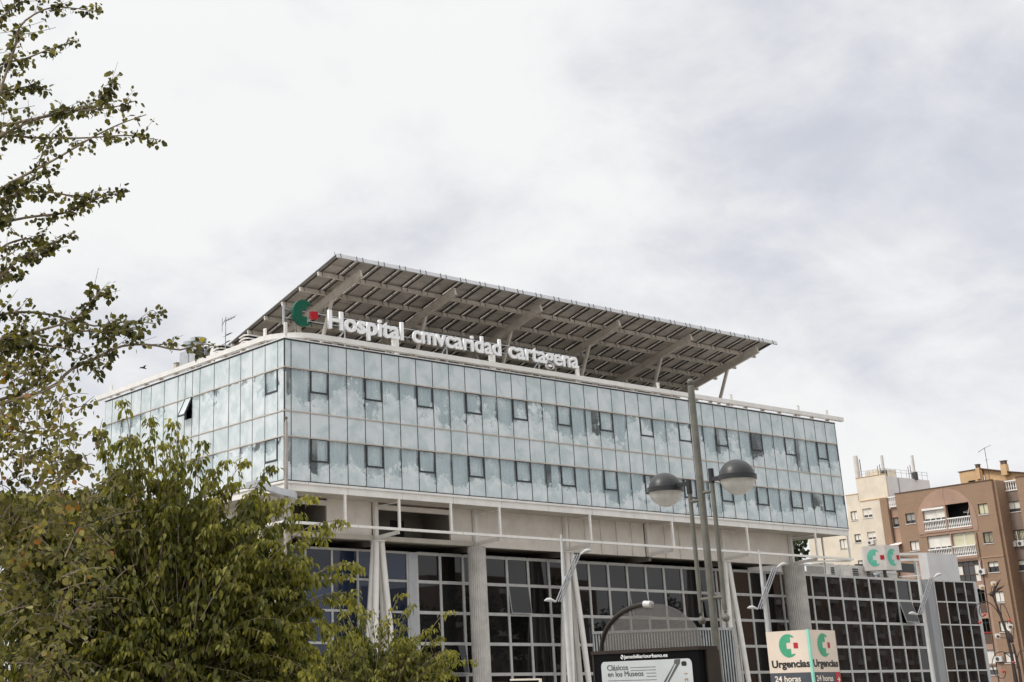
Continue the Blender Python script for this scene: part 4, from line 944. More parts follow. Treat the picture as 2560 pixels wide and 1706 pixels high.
mulberry('mulberry_tree', 'dense mulberry with drooping toothed leaves in front of the hospital corner', (-34.0, -48.0, 0), (-34.1, -48.0, 2.0), B_tips, 540, (-2.3, 1.55, .9, .8), .094, 74, .16, 140, seed=5)
C_tips = [(-26.95,-40.85,2.9),(-26.71,-41.02,3.2),(-26.42,-41.23,3.4),(-26.19,-41.41,3.0),(-26.02,-41.54,2.85),(-25.77,-41.73,3.31),(-25.63,-41.85,3.12),(-25.42,-42.03,2.7),(-25.1,-42.29,3.01),(-24.83,-42.53,2.16)]
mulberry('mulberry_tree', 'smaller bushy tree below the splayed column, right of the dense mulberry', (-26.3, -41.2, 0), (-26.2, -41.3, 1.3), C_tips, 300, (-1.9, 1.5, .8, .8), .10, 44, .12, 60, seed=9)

# bare-twigged poplar at the left edge
PT = thing('poplar_tree', 'sparse autumn poplar with bare twigs at the left frame edge', 'tree', (-38.6, -50.1, 0))
MB().path([(-38.6, -50.1, 0), (-38.5, -50.15, 2.5), (-38.62, -50.1, 5), (-38.7, -50.05, 7.5), (-38.8, -50.0, 9.6)], [.17, .14, .11, .07, .03], 10).build('trunk', 'bark', PT, True)
A_br = [[(-38.18,-51.41,5.56),(-38.0,-51.52,5.84),(-37.84,-51.63,5.97),(-37.59,-51.78,6.15),(-37.34,-51.94,6.35),(-37.14,-52.08,6.48),(-36.95,-52.22,6.57)],[(-37.75,-50.19,6.54),(-37.52,-50.27,6.86),(-37.21,-50.38,6.89),(-36.79,-50.56,6.92),(-36.36,-50.76,6.98),(-36.09,-50.89,6.95)],[(-38.11,-51.42,6.3),(-37.9,-51.51,6.45),(-37.69,-51.62,6.58),(-37.48,-51.73,6.64),(-37.15,-51.9,6.7),(-36.95,-52.01,6.78)],[(-37.17,-51.07,6.94),(-37.01,-51.24,6.96),(-36.94,-51.37,7.05),(-36.92,-51.47,7.17)],
[(-37.71,-50.33,5.87),(-37.54,-50.46,5.91),(-37.31,-50.62,5.97),(-37.04,-50.8,6.01),(-36.97,-50.9,6.05),(-36.78,-51.05,6.15),(-36.61,-51.2,6.23)],[(-37.92,-50.92,5.9),(-37.77,-50.98,5.96),(-37.48,-51.09,6.06),(-37.2,-51.22,6.04),(-37.0,-51.31,6.03)],[(-37.89,-50.85,6.58),(-37.8,-50.87,7.07),(-37.7,-50.9,7.52),(-37.65,-50.91,7.8),(-37.44,-50.99,8.0),(-37.23,-51.07,8.04),(-36.98,-51.17,8.03)],[(-37.79,-50.3,7.33),(-37.58,-50.28,7.63),(-37.34,-50.28,7.75),(-37.1,-50.29,7.91),(-36.81,-50.32,8.08)],
[(-37.95,-51.11,4.98),(-37.79,-51.15,5.16),(-37.64,-51.19,5.35),(-37.49,-51.23,5.45),(-37.35,-51.26,5.53),(-37.17,-51.32,5.65)],[(-37.6,-50.45,4.92),(-37.5,-50.53,5.0),(-37.24,-50.67,5.03),(-36.95,-50.84,4.97),(-36.73,-50.98,4.9),(-36.48,-51.14,4.95),(-36.27,-51.29,4.92)],[(-37.96,-51.66,4.47),(-37.82,-51.62,4.52),(-37.36,-51.72,4.7),(-37.19,-51.7,4.87),(-37.04,-51.66,5.03)],[(-37.37,-51.33,4.16),(-37.21,-51.44,4.33),(-37.04,-51.54,4.43),(-36.84,-51.67,4.55),(-36.62,-51.81,4.57),(-36.4,-51.96,4.52),(-36.24,-52.09,4.57),(-36.11,-52.19,4.53)],
[(-37.65,-50.05,7.22),(-37.48,-50.1,7.4),(-37.23,-50.18,7.51),(-37.01,-50.25,7.5)],[(-37.93,-50.76,7.66),(-37.8,-50.74,7.88),(-37.66,-50.72,8.1),(-37.52,-50.7,8.35)],[(-38.13,-51.53,5.37),(-37.95,-51.55,5.69),(-37.71,-51.59,6.03),(-37.62,-51.58,6.41)],[(-37.45,-51.15,4.19),(-37.36,-51.28,4.46),(-37.17,-51.46,4.68),(-36.94,-51.67,4.67),(-36.76,-51.85,4.71)],[(-37.66,-50.5,5.54),(-37.44,-50.47,5.72),(-37.22,-50.45,5.81),(-36.99,-50.43,5.79)],[(-37.91,-51.28,4.39),(-37.7,-51.34,4.53),(-37.47,-51.41,4.54),(-37.19,-51.51,4.5),(-36.94,-51.61,4.39)]]
def poplar():
    r_ = np.random.default_rng(11); br = MB(); PO, SPn, NR, SZ, TI, VI = [], [], [], [], [], []
    def leaves(pth, n, t0, size, bright, vis, clump=True):
        k = len(pth); cen = r_.uniform(t0, 1, max(2, n//7)) if clump else None
        tt = np.clip((r_.choice(cen, n)+r_.normal(0, .035, n)) if clump else r_.uniform(t0, 1, n), 0, .999)*(k-1); i0 = tt.astype(int); u = (tt-i0)[:, None]
        p = pth[i0]*(1-u)+pth[i0+1]*u
        off = unit(r_.normal(0, 1, (n, 3)))
        PO.append(p+off*r_.uniform(.01, .055, n)[:, None]-UP*.012); sp_ = off*.9-UP*r_.uniform(.1, 1.1, n)[:, None]; SPn.append(sp_)
        NR.append(r_.normal(0, 1, (n, 3))+UP*.3); SZ.append(size*r_.uniform(.6, 1.35, n)); TI.append(np.clip(r_.beta(1.6, 2.2, n)*.86+bright+(r_.random(n) > .985)*.5, 0, 1)); VI.append(np.full(n, vis))
    tr = np.array([-38.65, -50.1, 0])
    for bi, b in enumerate(A_br):
        b0 = np.array(b[0]); root = tr+UP*(b0[2]-.55); mid = (root+b0)/2+UP*.05
        pth = smooth_path([root, mid]+b, 24); br.path([tuple(p) for p in pth], [.016*(1-i/24)**.8+.003 for i in range(24)], 5, False)
        dense = 1.35 if bi < 9 else 1.5 if bi != 11 else .6
        leaves(pth, int(78*dense), .34, .050, -.13, True)
        for j in range(13):                           # side twigs
            t = r_.uniform(.28, .95); i = int(t*23); d = unit(pth[min(i+1, 23)]-pth[i]); q = unit(d*r_.uniform(.5, 1.1)+RT*.25+r_.normal(0, .42, 3)+UP*r_.uniform(-.1, .45)); ln = r_.uniform(.10, .34)
            tw = smooth_path([pth[i], pth[i]+q*ln*.5+UP*.01, pth[i]+q*ln+UP*r_.uniform(-.02, .05)], 6); br.path([tuple(p) for p in tw], [.0042-.0005*m_ for m_ in range(6)], 3, False)
            leaves(tw, int(r_.integers(5, 18)), .35, .048, -.13, True)
    # column of foliage at the trunk side and the heavy lower crown
    for j in range(65):
        z = r_.uniform(4.4, 8.6); c = tr+RT*r_.uniform(-.4, 1.42-(z-4.4)*.06)**1+FW*r_.normal(0, .5)+UP*z
        q = unit(RT*r_.uniform(-.2, 1)+UP*r_.uniform(-.2, .8)+r_.normal(0, .3, 3)); tw = smooth_path([c, c+q*.15, c+q*.32+UP*.02], 6); br.path([tuple(p) for p in tw], .003, 3, False); leaves(tw, int(r_.integers(5, 14)), .05, .055, -.03, False)
    for j in range(1250):
        z = 1.25+3.55*r_.random()**.85; xm = np.interp(z, [1.2, 1.85, 2.4, 2.75, 3.3, 3.85, 4.4, 4.8], [2.1, 2.15, 2.25, 2.5, 2.35, 2.1, 1.7, 1.3]); x = -1+(xm+1)*(1-r_.random()**1.1*.98)-r_.exponential(.10)
        d = r_.normal(-.1, .55); c = tr+RT*x+FW*d+UP*z
        q = unit(RT*r_.uniform(-.3, 1)+UP*r_.uniform(-.5, .6)+r_.normal(0, .35, 3)); ln = r_.uniform(.15, .42)
        tw = smooth_path([c, c+q*ln*.5+UP*.02, c+q*ln], 6); br.path([tuple(p) for p in tw], [.0060-.0008*m_ for m_ in range(6)], 3, False)
        leaves(tw, int(r_.integers(6, 19)), .05, .051, (.16 if d < 0 else -.08)+r_.normal(0, .10), False, False)  # front twigs lighter, rear ones darker: daylight put into the leaf tint
    P_, S_, N_, Z_, T_ = map(np.concatenate, (PO, SPn, NR, SZ, TI)); V_ = np.concatenate(VI).astype(bool)
    br.build('branches', 'twig', PT)
    pick = np.flatnonzero(V_); r_.shuffle(pick); pick = pick[:150]; keep = np.ones(len(P_), bool); keep[pick] = False
    stuff(leaf_cloud(P_[keep], S_[keep], N_[keep], Z_[keep], T_[keep], 'poplar', 'crown', 'leaf_poplar', PT)); leaf_parts(pick, P_, S_, N_, Z_, T_, 'poplar', 'leaf_poplar', PT)
poplar()

def far_tree(loc, h, r, label, n=2600, group=None):
    o = thing('evergreen_tree', label, 'tree', loc, 0, group); r_ = np.random.default_rng(int(abs(loc[0])*7))
    loc = np.array(loc); MB().path([tuple(loc), tuple(loc+UP*h*.5), tuple(loc+UP*h*.8)], [.3, .2, .08], 8).build('trunk', 'bark', o, True)
    cl = [np.array([r_.normal(0, r*.45), r_.normal(0, r*.45), h*r_.uniform(.42, .92)]) for _ in range(34)]
    ci = r_.integers(0, len(cl), n); p = loc+np.array(cl)[ci]+unit(r_.normal(0, 1, (n, 3)))*r_.uniform(.2, 1, n)[:, None]*r*.34
    stuff(leaf_cloud(p, r_.normal(0, 1, (n, 3))-UP*.4, r_.normal(0, 1, (n, 3))+UP, r_.uniform(.25, .6, n), r_.random(n), 'poplar', 'crown', 'leaf_pine', o)); return o
far_tree((58.5, 13.5, 0), 14.2, 3.3, 'dark evergreen seen under the right end of the glass box', 3000)
for x, y, h, wh in ((70, -74, 13, 'broad dark tree added for reflections beside the empty road end'), (84, -80, 15, 'tall dark tree added for reflections before the brown block'), (97, -78, 13.5, 'round dark tree added for reflections right of the tall one'), (111, -84, 16, 'tallest dark tree of the row added for reflections'), (126, -86, 13, 'low dark tree added for reflections before the rust coloured block'), (142, -88, 14.5, 'last dark tree of the row added for reflections')):
    far_tree((x, y, 0), h, 5.2, wh+' behind the viewer', 1800, 'trees added for reflections behind the viewer')  # unseen trees, added only for the dark glass to mirror

# ------------------------------------------------------------------ street furniture
LP = thing('globe_street_lamp', 'tall grey post with two dark capped globe lamps standing before the hospital', 'street lamp', (-27.993, -50.717, 0))
lx, ly = -27.993, -50.717
MB().lathe([(.048, 0), (.046, 3.9), (.043, 5.33), (.03, 5.345)], (lx, ly, 0), 16).build('post', 'lamp_post', LP, True)
MB().lathe([(.001, -.044), (.026, -.036), (.042, -.015), (.042, .015), (.026, .036), (.001, .044)], (lx, ly, 5.395), 16).build('finial', 'lamp_post', LP, True)
MB().lathe([(.02, 5.34), (.02, 5.36)], (lx, ly, 0), 10).build('finial_neck', 'lamp_post', LP)
ga = np.array([.106, -.994, 0])*1.0
for sgn, tz, bz, gz, dist in ((-1, 3.99, 2.50, 4.075, .52), (1, 4.08, 2.51, 4.075, .52)):
    dv = np.array([(.0 if sgn < 0 else .0), 0, 0])
    ax = np.array([.637, -.771, 0])*sgn*.72+np.array([.771, .637, 0])*(-sgn)*.69; ax = ax/np.linalg.norm(ax)
    q = np.array([lx, ly, 0])+ax*.20
    MB().tube((q[0], q[1], bz), (q[0], q[1], tz), .028, n=12).build('side_tube', 'lamp_post', LP, True)
    MB().lathe([(.001, -.05), (.03, -.04), (.048, -.012), (.048, .012), (.03, .04), (.012, .055), (.018, .075), (.028, .08)], (q[0], q[1], bz-.09), 14).build('lower_finial', 'lamp_post', LP, True)
    for z in (bz+.16, tz-.12): MB().tube((lx, ly, z), (q[0], q[1], z), .022, n=10).build('cross_bar', 'lamp_post', LP, True)
    gc = np.array([lx, ly, 0])+ax*.63; Rg = .222
    MB().tube((q[0], q[1], tz-.02), (q[0], q[1], tz+.16), .036, n=12).build('arm_socket', 'lamp_black', LP, True)
    MB().bar((q[0], q[1], gz+.03), tuple(gc-ax*(Rg-.01)+UP*(gz+.03)), .05, .05).build('arm', 'lamp_black', LP)
    MB().lathe([(Rg*math.cos(a), Rg*math.sin(a)) for a in [R(6+i*12) for i in range(8)]], (gc[0], gc[1], gz), 28).build('lamp_cap', 'lamp_cap', LP, True)
    MB().lathe([(Rg*.99, -.03), (Rg*1.07, -.028), (Rg*1.07, .028), (Rg*.99, .03)], (gc[0], gc[1], gz+.0), 28).build('cap_rim', 'lamp_black', LP, True)
    MB().lathe([(Rg*math.cos(a)*.985, -Rg*math.sin(a)*.985) for a in [R(7+i*11.8) for i in range(8)]], (gc[0], gc[1], gz), 28).build('lamp_bowl', 'bowl_glass', LP, True)
    MB().lathe([(.10, .0), (.16, .015), (.16, .02)], (gc[0], gc[1], gz-.028), 18).build('reflector', 'print_cream', LP, True)
# slanted modern lamps along the kerb
def slanted_lamp(x, y, label):
    o = thing('slanted_street_lamp', label, 'street lamp', (x, y, .14), 0, 'slanted twin-headed street lamps along the kerb')
    return o
def slanted_parts(o):
    x, y = o.location.x, o.location.y; c = np.array([x, y, 0])
    MB().lathe([(.14, .14), (.12, 4), (.10, 7), (.04, 8.62)], (x, y, 0), 10).build('pole', 'mull_grey', o, True)
    a = c-RT*.36+UP*5.55-FW*.25; b = c+RT*.70+UP*7.68-FW*.25
    for k in (-1, 0, 1): MB().tube(tuple(a+RT*k*.11), tuple(b+RT*k*.11), .036, n=8).build('arm_tube', 'pillar_grey', o, True)
    hm = []
    for p, sg, tl in ((a, -1, .06), (b, 1, .16)):
        q = p+RT*sg*.12; e = p+RT*sg*.66+UP*tl
        m1 = (q+e)/2+UP*.07
        MB().path([tuple(q), tuple(q*.7+e*.3+UP*.05), tuple(m1), tuple(q*.25+e*.75+UP*.05), tuple(e)], [.04, .07, .095, .08, .02], 10).build('lamp_head', 'mull_grey', o, True)
    MB().box(x-.1, x+.1, y-.28, y+.02, 6.5, 6.68).build('clamp', 'metal_grey', o)
sp_ = [(6.83, -13.30, 'slanted twin lamp in front of a splayed column left of the arched kiosk'), (22.27, -12.72, 'slanted twin lamp crossing the dark glass just left of the wide fluted column'), (37.77, -12.23, 'slanted twin lamp before the grey corner pier below the blank screen box')]
first = slanted_lamp(*sp_[0]); slanted_parts(first)
for x, y, lab in sp_[1:]:
    o = slanted_lamp(x, y, lab)
    for ch in first.children: d = ch.copy(); COL.objects.link(d); d.parent = o
o = thing('boat_head_street_lamp', 'slender tapering pole with a wide flat lamp head at the hospital corner', 'street lamp', (-17.32, -25.62, 0))
MB().lathe([(.09, 0), (.075, 5), (.055, 9.75), (.03, 9.85)], (-17.32, -25.62, 0), 10).build('pole', 'pole_brown', o, True)
MB().lathe([(.001, 9.84), (.05, 9.88), (.05, 9.93), (.001, 9.97)], (-17.32, -25.62, 0), 10).build('finial', 'lamp_post', o, True)
pc_ = np.array([-17.32, -25.62, 7.72]); hd = MB()
bt = [(-1.25, .30, .06), (-.9, .36, .20), (-.2, .22, .30), (.28, .10, .30), (.33, .05, .28)]
vs2 = []
for x, zt, hw in bt:
    for s_, dz in ((-1, .0), (1, .0), (1, .20), (-1, .20)): vs2.append(tuple(pc_+RT*x+FW*hw*s_+UP*(zt-.22+dz-(.22 if x > -.3 else .1))))
k = len(bt); hd.add(vs2, [[i*4+j, i*4+(j+1) % 4, (i+1)*4+(j+1) % 4, (i+1)*4+j] for i in range(k-1) for j in range(4)]+[[0, 1, 2, 3], [(k-1)*4+j for j in range(4)]])
hd.build('lamp_head', 'metal_grey', o)

# advertising kiosk
KL, KR = np.array([-28.93, -49.533, 0]), np.array([-29.131+.0, -51.383, 0]); ke = unit(KR-KL); kn = np.array([ke[1], -ke[0], 0])  # towards viewer
if kn@(np.array(CAM)*[1, 1, 0]-KL) < 0: kn = -kn
KW = float(np.linalg.norm(KR-KL))
K_ = thing('advertising_kiosk', 'dark poster kiosk with a smoked arched top in front of the hospital', 'advertising kiosk', tuple((KL+KR)/2))
def kp(u, z, d=0.0): return tuple(KL+ke*u+kn*d+UP*z)
def kprism(poly, d, depth, name, m): return MB().prism(poly, KL+kn*d, ke, UP, kn, depth).build(name, m, K_)
kprism([(0, .35), (KW, .35), (KW, 2.03), (0, 2.03)], -.26, .26, 'case', 'kiosk_black')
kprism([(-.03, 2.03), (KW+.03, 2.03), (KW+.03, 2.07), (-.03, 2.07)], -.28, .30, 'top_edge', 'kiosk_brown')
kprism([(-.03, .35), (0, .35), (0, 2.03), (-.03, 2.03)], -.26, .265, 'side_post', 'kiosk_brown'); kprism([(KW-.06, .35), (KW+.03, .35), (KW+.03, 2.03), (KW-.06, 2.03)], -.30, .20, 'side_post', 'kiosk_brown')
kprism([(.3, 0), (KW-.3, 0), (KW-.3, .35), (.3, .35)], -.2, .14, 'foot', 'kiosk_brown')
def rrect(u0, u1, z0, z1, r): 
    pts = []
    for cx, cz, a0 in ((u1-r, z1-r, 0), (u0+r, z1-r, 90), (u0+r, z0+r, 180), (u1-r, z0+r, 270)):
        for i in range(5): a = R(a0+i*22.5); pts.append((cx+r*math.cos(a), cz+r*math.sin(a)))
    return pts
kprism(rrect(.135, 1.745, .5, 1.94, .06), .002, .004, 'poster', 'poster_pale')
text_flat('jsmobiliariourbano.es', 'white_clean', K_, kp(.575, 1.968, .004), ke, UP, .775, .042, bold=.008)
dt = MB().lathe([(.026, 0), (.026, .004)], (0, 0, 0), 18).build('lettering_dot', 'white_clean', K_, local=True)
dt.matrix_local = WM[K_.name].inverted() @ frame_mtx(kp(.54, 1.988, .003), ke, UP, kn)
sl_ = MB().prism([(-.024, .012), (-.016, .018), (.024, -.012), (.016, -.018)], kp(.54, 1.988, .008), ke, UP, kn, .002).build('lettering_dot', 'kiosk_black', K_)
text_flat('Clásicos', 'print_grey', K_, kp(.25, 1.838, .008), ke, UP, .385, .062); text_flat('en los Museos', 'print_grey', K_, kp(.255, 1.765, .008), ke, UP, .65, .058)
ln_ = MB()
for u0, u1, z in ((.67, 1.13, 1.862), (.68, 1.13, 1.829), (.955, 1.13, 1.793), (.955, 1.13, 1.757), (.25, 1.13, 1.718)): ln_.prism([(u0, z-.0025), (u1, z-.0025), (u1, z+.0025), (u0, z+.0025)], kp(0, 0, .007), ke, UP, kn, .002)
ln_.build('printed_lines', 'print_grey', K_)
kprism([(1.22, 1.66), (1.46, 1.895), (1.52, 1.865), (1.31, 1.66)], .007, .002, 'printed_instrument', 'print_grey'); kprism([(1.27, 1.66), (1.475, 1.885), (1.49, 1.877), (1.29, 1.66)], .0105, .002, 'printed_instrument', 'poster_pale')
kprism([(1.45, 1.90), (1.47, 1.935), (1.56, 1.935), (1.545, 1.885), (1.515, 1.865)], .007, .003, 'printed_instrument', 'print_grey'); kprism(rrect(1.575, 1.66, 1.86, 1.91, .02), .007, .002, 'printed_instrument', 'print_black')
t_ = text_flat('2 1', 'print_gold', K_, kp(1.66, 1.69, .008), UP, -Vector(ke), .09, .05)
# arched acrylic top
uc, uw, ah = KW*.5, KW*.485, .52
arcp = [(uc+uw*math.cos(a), 2.072+ah*math.sin(a)) for a in [PI*i/28 for i in range(29)]]
kprism(arcp, -.12, .012, 'arched_panel', 'smoked_acrylic')
MB().path([kp(u, z, -.11) for u, z in [(uc+(uw+.0)*math.cos(a), 2.06+(ah+.01)*math.sin(a)) for a in [R(180-i*6.2) for i in range(15)]]], .030, 10).build('arch_tube', 'kiosk_brown', K_, True)
ue = uc+uw*math.cos(R(90)); MB().tube(kp(ue-.03, 2.06+ah+.01, -.11), kp(ue+.09, 2.06+ah+.0, -.11), .042, n=14).build('arch_end_fitting', 'steel_bright', K_, True)

# perforated steel cabin behind the kiosk
c0, c1, c2 = np.array([-25.046, -45.77, 0]), np.array([-24.325, -47.31, 0]), np.array([-23.731, -47.557, 0])
o = thing('perforated_steel_cabin', 'grey ribbed perforated steel cabin behind the poster kiosk', 'cabin', tuple(c1))
MB().prism([(c0[0], c0[1]), (c1[0], c1[1]), (c2[0], c2[1]), (c2[0]+.9, c2[1]+1.2), (c0[0]+1, c0[1]+.6)], (0, 0, .1), (1, 0, 0), (0, 1, 0), (0, 0, 1), 2.36).build('shell', 'lamp_black', o)
rb = MB()
for p, q in ((c0, c1), (c1, c2)):
    n = int(np.linalg.norm(q-p)/.045); d = unit(q-p); nn = np.array([d[1], -d[0], 0])
    for i in range(n): t = p+(q-p)*(i+.5)/n+nn*.006; rb.bar(tuple(t+UP*.1), tuple(t+UP*2.5), .022, .014, tuple(nn))
stuff(rb.build('ribs', 'galv', o)); MB().prism([(c0[0]-.02, c0[1]-.02), (c1[0]-.02, c1[1]-.03), (c2[0]+.02, c2[1]-.02), (c2[0]+.9, c2[1]+1.2), (c0[0]+1, c0[1]+.6)], (0, 0, 2.47), (1, 0, 0), (0, 1, 0), (0, 0, 1), .04).build('roof', 'galv', o)
# no parking sign
o = thing('no_parking_sign', 'round red and blue no parking sign behind the globe lamp post', 'traffic sign', (-14.77, -38.48, 0)); nc = np.array([-14.77, -38.48, 1.79]); nf = unit(np.array([-27.9, -24.3, 0])); na = np.array([-nf[1], nf[0], 0])
if na@RT < 0: na = -na
def disc(r0, r1, d, name, m):
    mb = MB(); n = 32; vs3 = []
    for i in range(n):
        a = 2*PI*i/n
        for r, dd in ((r0, d), (r1, d), (r1, d+.004), (r0, d+.004)): vs3.append(tuple(nc+(na*math.cos(a)+UP*math.sin(a))*r+nf*dd))
    mb.add(vs3, [[i*4+j, i*4+(j+1) % 4, ((i+1) % n)*4+(j+1) % 4, ((i+1) % n)*4+j] for i in range(n) for j in range(4)]); return mb.build(name, m, o)
disc(.001, .245, 0, 'face', 'sign_blue'); disc(.24, .31, .003, 'rim', 'sign_redorange')
for s_ in (1, -1): MB().bar(tuple(nc+(na*s_+UP)*.18+nf*(.008+.003*s_)), tuple(nc-(na*s_+UP)*.18+nf*(.008+.003*s_)), .065, .004, tuple(nf)).build('stroke', 'sign_redorange', o)
MB().tube((-14.77+.02, -38.48+.02, 0), (-14.75, -38.46, 2.1), .025).build('pole', 'galv', o)
# info panel
o = thing('information_panel', 'low dark framed information panel with cream edge near the street', 'information panel', (-15.2, -33.7, 0))
pa, pb = np.array([-15.486, -33.448, 0]), np.array([-14.973, -33.931, 0]); d = unit(pb-pa); n_ = np.array([d[1], -d[0], 0])
MB().prism([(0, .4), (.72, .4), (.72, 1.90), (0, 1.90)], pa, d, UP, -n_, .1).build('case', 'kiosk_black', o)
MB().prism([(-.03, 1.90), (.75, 1.90), (.75, 1.945), (-.03, 1.945)], pa+n_*.01, d, UP, -n_, .12).prism([(.722, .2), (.80, .2), (.80, 1.94), (.722, 1.94)], pa+n_*.008, d, UP, -n_, .12).build('frame', 'print_cream', o)
MB().prism([(.1, 0), (.6, 0), (.6, .4), (.1, .4)], pa-n_*.03, d, UP, -n_, .05).build('foot', 'kiosk_brown', o)

# Urgencias totem
UT = thing('emergency_totem', 'cream angled totem reading Urgencias 24 horas with green crescents before the dark glass', 'sign', (-3.4, -33.9, .1))
ua, ub, uc_ = np.array([-3.701, -32.671, 0]), np.array([-3.933, -34.433, 0]), np.array([-2.221, -34.208, 0])
e1, e2 = unit(ub-ua), unit(uc_-ub); n1, n2 = np.array([e1[1], -e1[0], 0]), np.array([e2[1], -e2[0], 0])
cen = (ua+ub+uc_)/3
if n1@(ua-cen) < 0: n1 = -n1
if n2@(uc_-cen) < 0: n2 = -n2
def tp(poly, face, d, depth, name, m):
    og, ax, nn = (ua, e1, n1) if face == 0 else (ub, e2, n2); return MB().prism(poly, og+nn*d, ax, UP, nn, depth).build(name, m, UT)
l1, l2 = float(np.linalg.norm(ub-ua)), float(np.linalg.norm(uc_-ub))
for f, l in ((0, l1), (1, l2)):
    tp([(0, 2.035), (l-.03, 2.035), (l-.03, 3.272), (0, 3.272)], f, -.06, .06, 'upper_board', 'sign_cream'); tp([(0, .1), (l-.03, .1), (l-.03, 2.03), (0, 2.03)], f, -.06, .06, 'lower_board', 'sign_slate')
    cxs, sc_ = (.905, 1.0) if f == 0 else (.885, .98)
    tp([(cxs+x*.385*sc_, 2.83+z*.345) for x, z in LOGO], f, .003, .006, 'emblem', 'print_green')
    tp([(1.13+.0*f, 2.745), (1.31-.04*f, 2.745), (1.31-.04*f, 2.91), (1.13, 2.91)], f, .003, .006, 'emblem_square', 'print_red')
text_flat('Urgencias', 'print_black', UT, tuple(ua+e1*.125+n1*.004+UP*2.195), e1, UP, 1.60, .225, bold=.036)
text_flat('Urgencias', 'print_black', UT, tuple(ub+e2*.115+n2*.004+UP*2.195), e2, UP, 1.53, .225, bold=.036)
text_flat('24 horas', 'print_cream', UT, tuple(ua+e1*.19+n1*.004+UP*1.775), e1, UP, 1.08, .17, bold=.015)
text_flat('24 horas', 'print_cream', UT, tuple(ub+e2*.20+n2*.004+UP*1.775), e2, UP, 1.02, .17, bold=.015)
tp([(1.40, 1.6), (l2-.03, 1.6), (l2-.03, 2.03), (1.40, 2.03)], 1, .002, .004, 'arrow_field', 'print_red')
tp([(1.47, 1.835), (1.58, 1.835), (1.54, 1.88), (1.57, 1.905), (1.645, 1.82), (1.57, 1.735), (1.54, 1.76), (1.58, 1.805), (1.47, 1.805)], 1, .008, .003, 'arrow', 'print_cream')
MB().bar(tuple(ub+(n1+n2)*.012+UP*.1), tuple(ub+(n1+n2)*.012+UP*3.285), .075, .075, (1, .1, 0)).build('edge_strip', 'edge_teal', UT)
MB().prism([(ua[0], ua[1]), (ub[0]+.08, ub[1]+.1), (uc_[0], uc_[1])], (0, 0, .1), (1, 0, 0), (0, 1, 0), (0, 0, 1), 3.16).build('core', 'sign_slate', UT)

# flower lamp sculpture
FL = thing('flower_lamp_sculpture', 'dark metal flower shaped lamp with red balls and white blossom bulbs at right', 'lamp sculpture', (-12.18, -45.58, 0))
f0 = np.array([-12.18, -45.58, 0]); fr_ = np.array([.43, -.90, 0]); fr_ = unit(np.array([.49, -.87, 0])); SCL = 1.0
def fp(x, z, d=0.0): return tuple(f0+fr_*x+np.array([.87, .49, 0])*d+UP*z)
MB().path([fp(.06, 0), fp(.03, 1.2), fp(0, 1.67), fp(.0, 2.14), fp(-.03, 2.65), fp(-.09, 2.98), fp(-.18, 3.42)], [.06, .055, .045, .034, .03, .026, .02], 8).build('main_stem', 'rust', FL, True)
MB().path([fp(.08, 1.2), fp(.10, 1.9), fp(.06, 2.4)], [.04, .03, .02], 7).build('side_stem', 'rust', FL, True)
MB().path([fp(-.02, 2.68), fp(.02, 2.55), fp(.06, 2.42)], [.02, .075, .03], 8).build('bud', 'rust', FL, True)
MB().lathe([(.01, -.05), (.05, -.03), (.06, .01), (.02, .06)], fp(-.19, 3.43), 10).build('crown_knot', 'rust', FL, True)
for x0, z0, x1, z1 in ((-.16, 3.45, .03, 3.74), (-.15, 3.44, .09, 3.60), (-.17, 3.46, -.02, 3.66)):
    MB().path([fp(x0, z0), fp((x0+x1)/2-.01, (z0+z1)/2+.02), fp(x1, z1)], [.012, .028, .004], 6).build('spike', 'rust', FL, True)
def curl(pts, name='stem_curl', r=.009): MB().path([tuple(p) for p in smooth_path([fp(*p) for p in pts], 22)], r, 5).build(name, 'rust', FL, True)
curl([(-.09, 2.95), (-.17, 3.14), (-.29, 3.27), (-.43, 3.27), (-.50, 3.10), (-.47, 2.98), (-.40, 3.0)]); curl([(-.09, 2.95), (-.2, 3.18), (-.36, 3.29), (-.54, 3.2), (-.60, 2.98), (-.52, 2.86)])
curl([(-.07, 2.9), (-.06, 3.18), (.01, 3.2), (.08, 2.95), (.10, 2.7)]); curl([(.10, 2.5), (.12, 2.8), (.02, 2.87), (.04, 2.75)], r=.007)
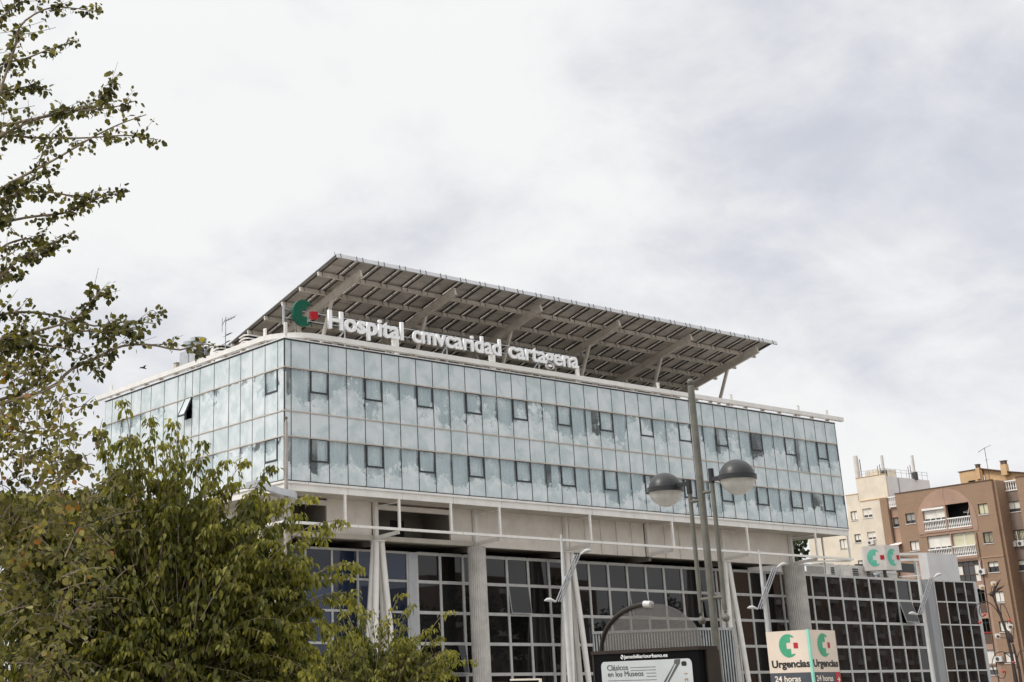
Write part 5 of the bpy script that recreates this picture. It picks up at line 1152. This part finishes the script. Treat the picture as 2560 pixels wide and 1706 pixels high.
curl([(.0, 2.1), (-.15, 2.24), (-.32, 2.2), (-.42, 1.98), (-.36, 1.75), (-.22, 1.72), (-.17, 1.85)]); curl([(.06, 1.9), (.14, 2.2), (.3, 2.25), (.42, 2.1)]); curl([(-.24, 3.43), (-.30, 3.45), (-.36, 3.54)], r=.007); curl([(-.18, 3.46), (-.19, 3.54), (-.14, 3.60)], r=.007); curl([(-.02, 2.52), (-.12, 2.53), (-.18, 2.55)], r=.007)
for x, z in ((-.40, 3.02), (-.52, 2.86), (.07, 2.88), (-.22, 1.85), (.01, 2.03)): MB().lathe([(.002, -.035), (.024, -.026), (.035, 0), (.024, .026), (.002, .035)], fp(x, z, -.01), 12).build('red_ball', 'ball_red', FL, True)
for x, z, oc in ((-.37, 3.58, 1), (-.12, 3.64, 1), (.07, 2.75, 0), (-.21, 2.56, 0)):
    b_ = MB().lathe([(.012, -.05), (.045, -.03), (.055, .01), (.05, .05), (.04, .055)], fp(x, z, 0), 10, lambda j: 1+.18*(j % 2)).build('blossom', 'glass_bulb_white', FL, True)
    MB().lathe([(.002, -.025), (.03, -.012), (.032, .012), (.002, .028)], fp(x, z-.005, -.05), 10).build('bulb', 'bulb_orange' if oc else 'print_black', b_, True)

# small bird
o = thing('bird', 'tiny dark bird flying left of the hospital roof', 'bird', (.25, 16.3, 21.37))
o.location = (-21.19, -23.26, 11.49); o.scale = (.55, .55, .55)
MB().path([(-.20, 0, 0), (-.08, 0, .02), (.08, 0, .01), (.22, .0, -.03)], [.02, .05, .045, .01], 8).build('body', 'bird_dark', o, True, local=True)
for s_ in (1, -1): MB().add([(-.1, .03*s_, .02), (.07, .03*s_, .02), (.02, .26*s_, .12), (-.05, .26*s_, .12), (-.02, .48*s_, .03), (-.1, .03*s_, .01), (.07, .03*s_, .01), (.02, .26*s_, .105), (-.05, .26*s_, .105)], [(0,1,2,3),(3,2,4),(5,8,7,6),(8,4,7),(0,3,8,5),(1,6,7,2)]).build('wing', 'bird_dark', o, local=True)
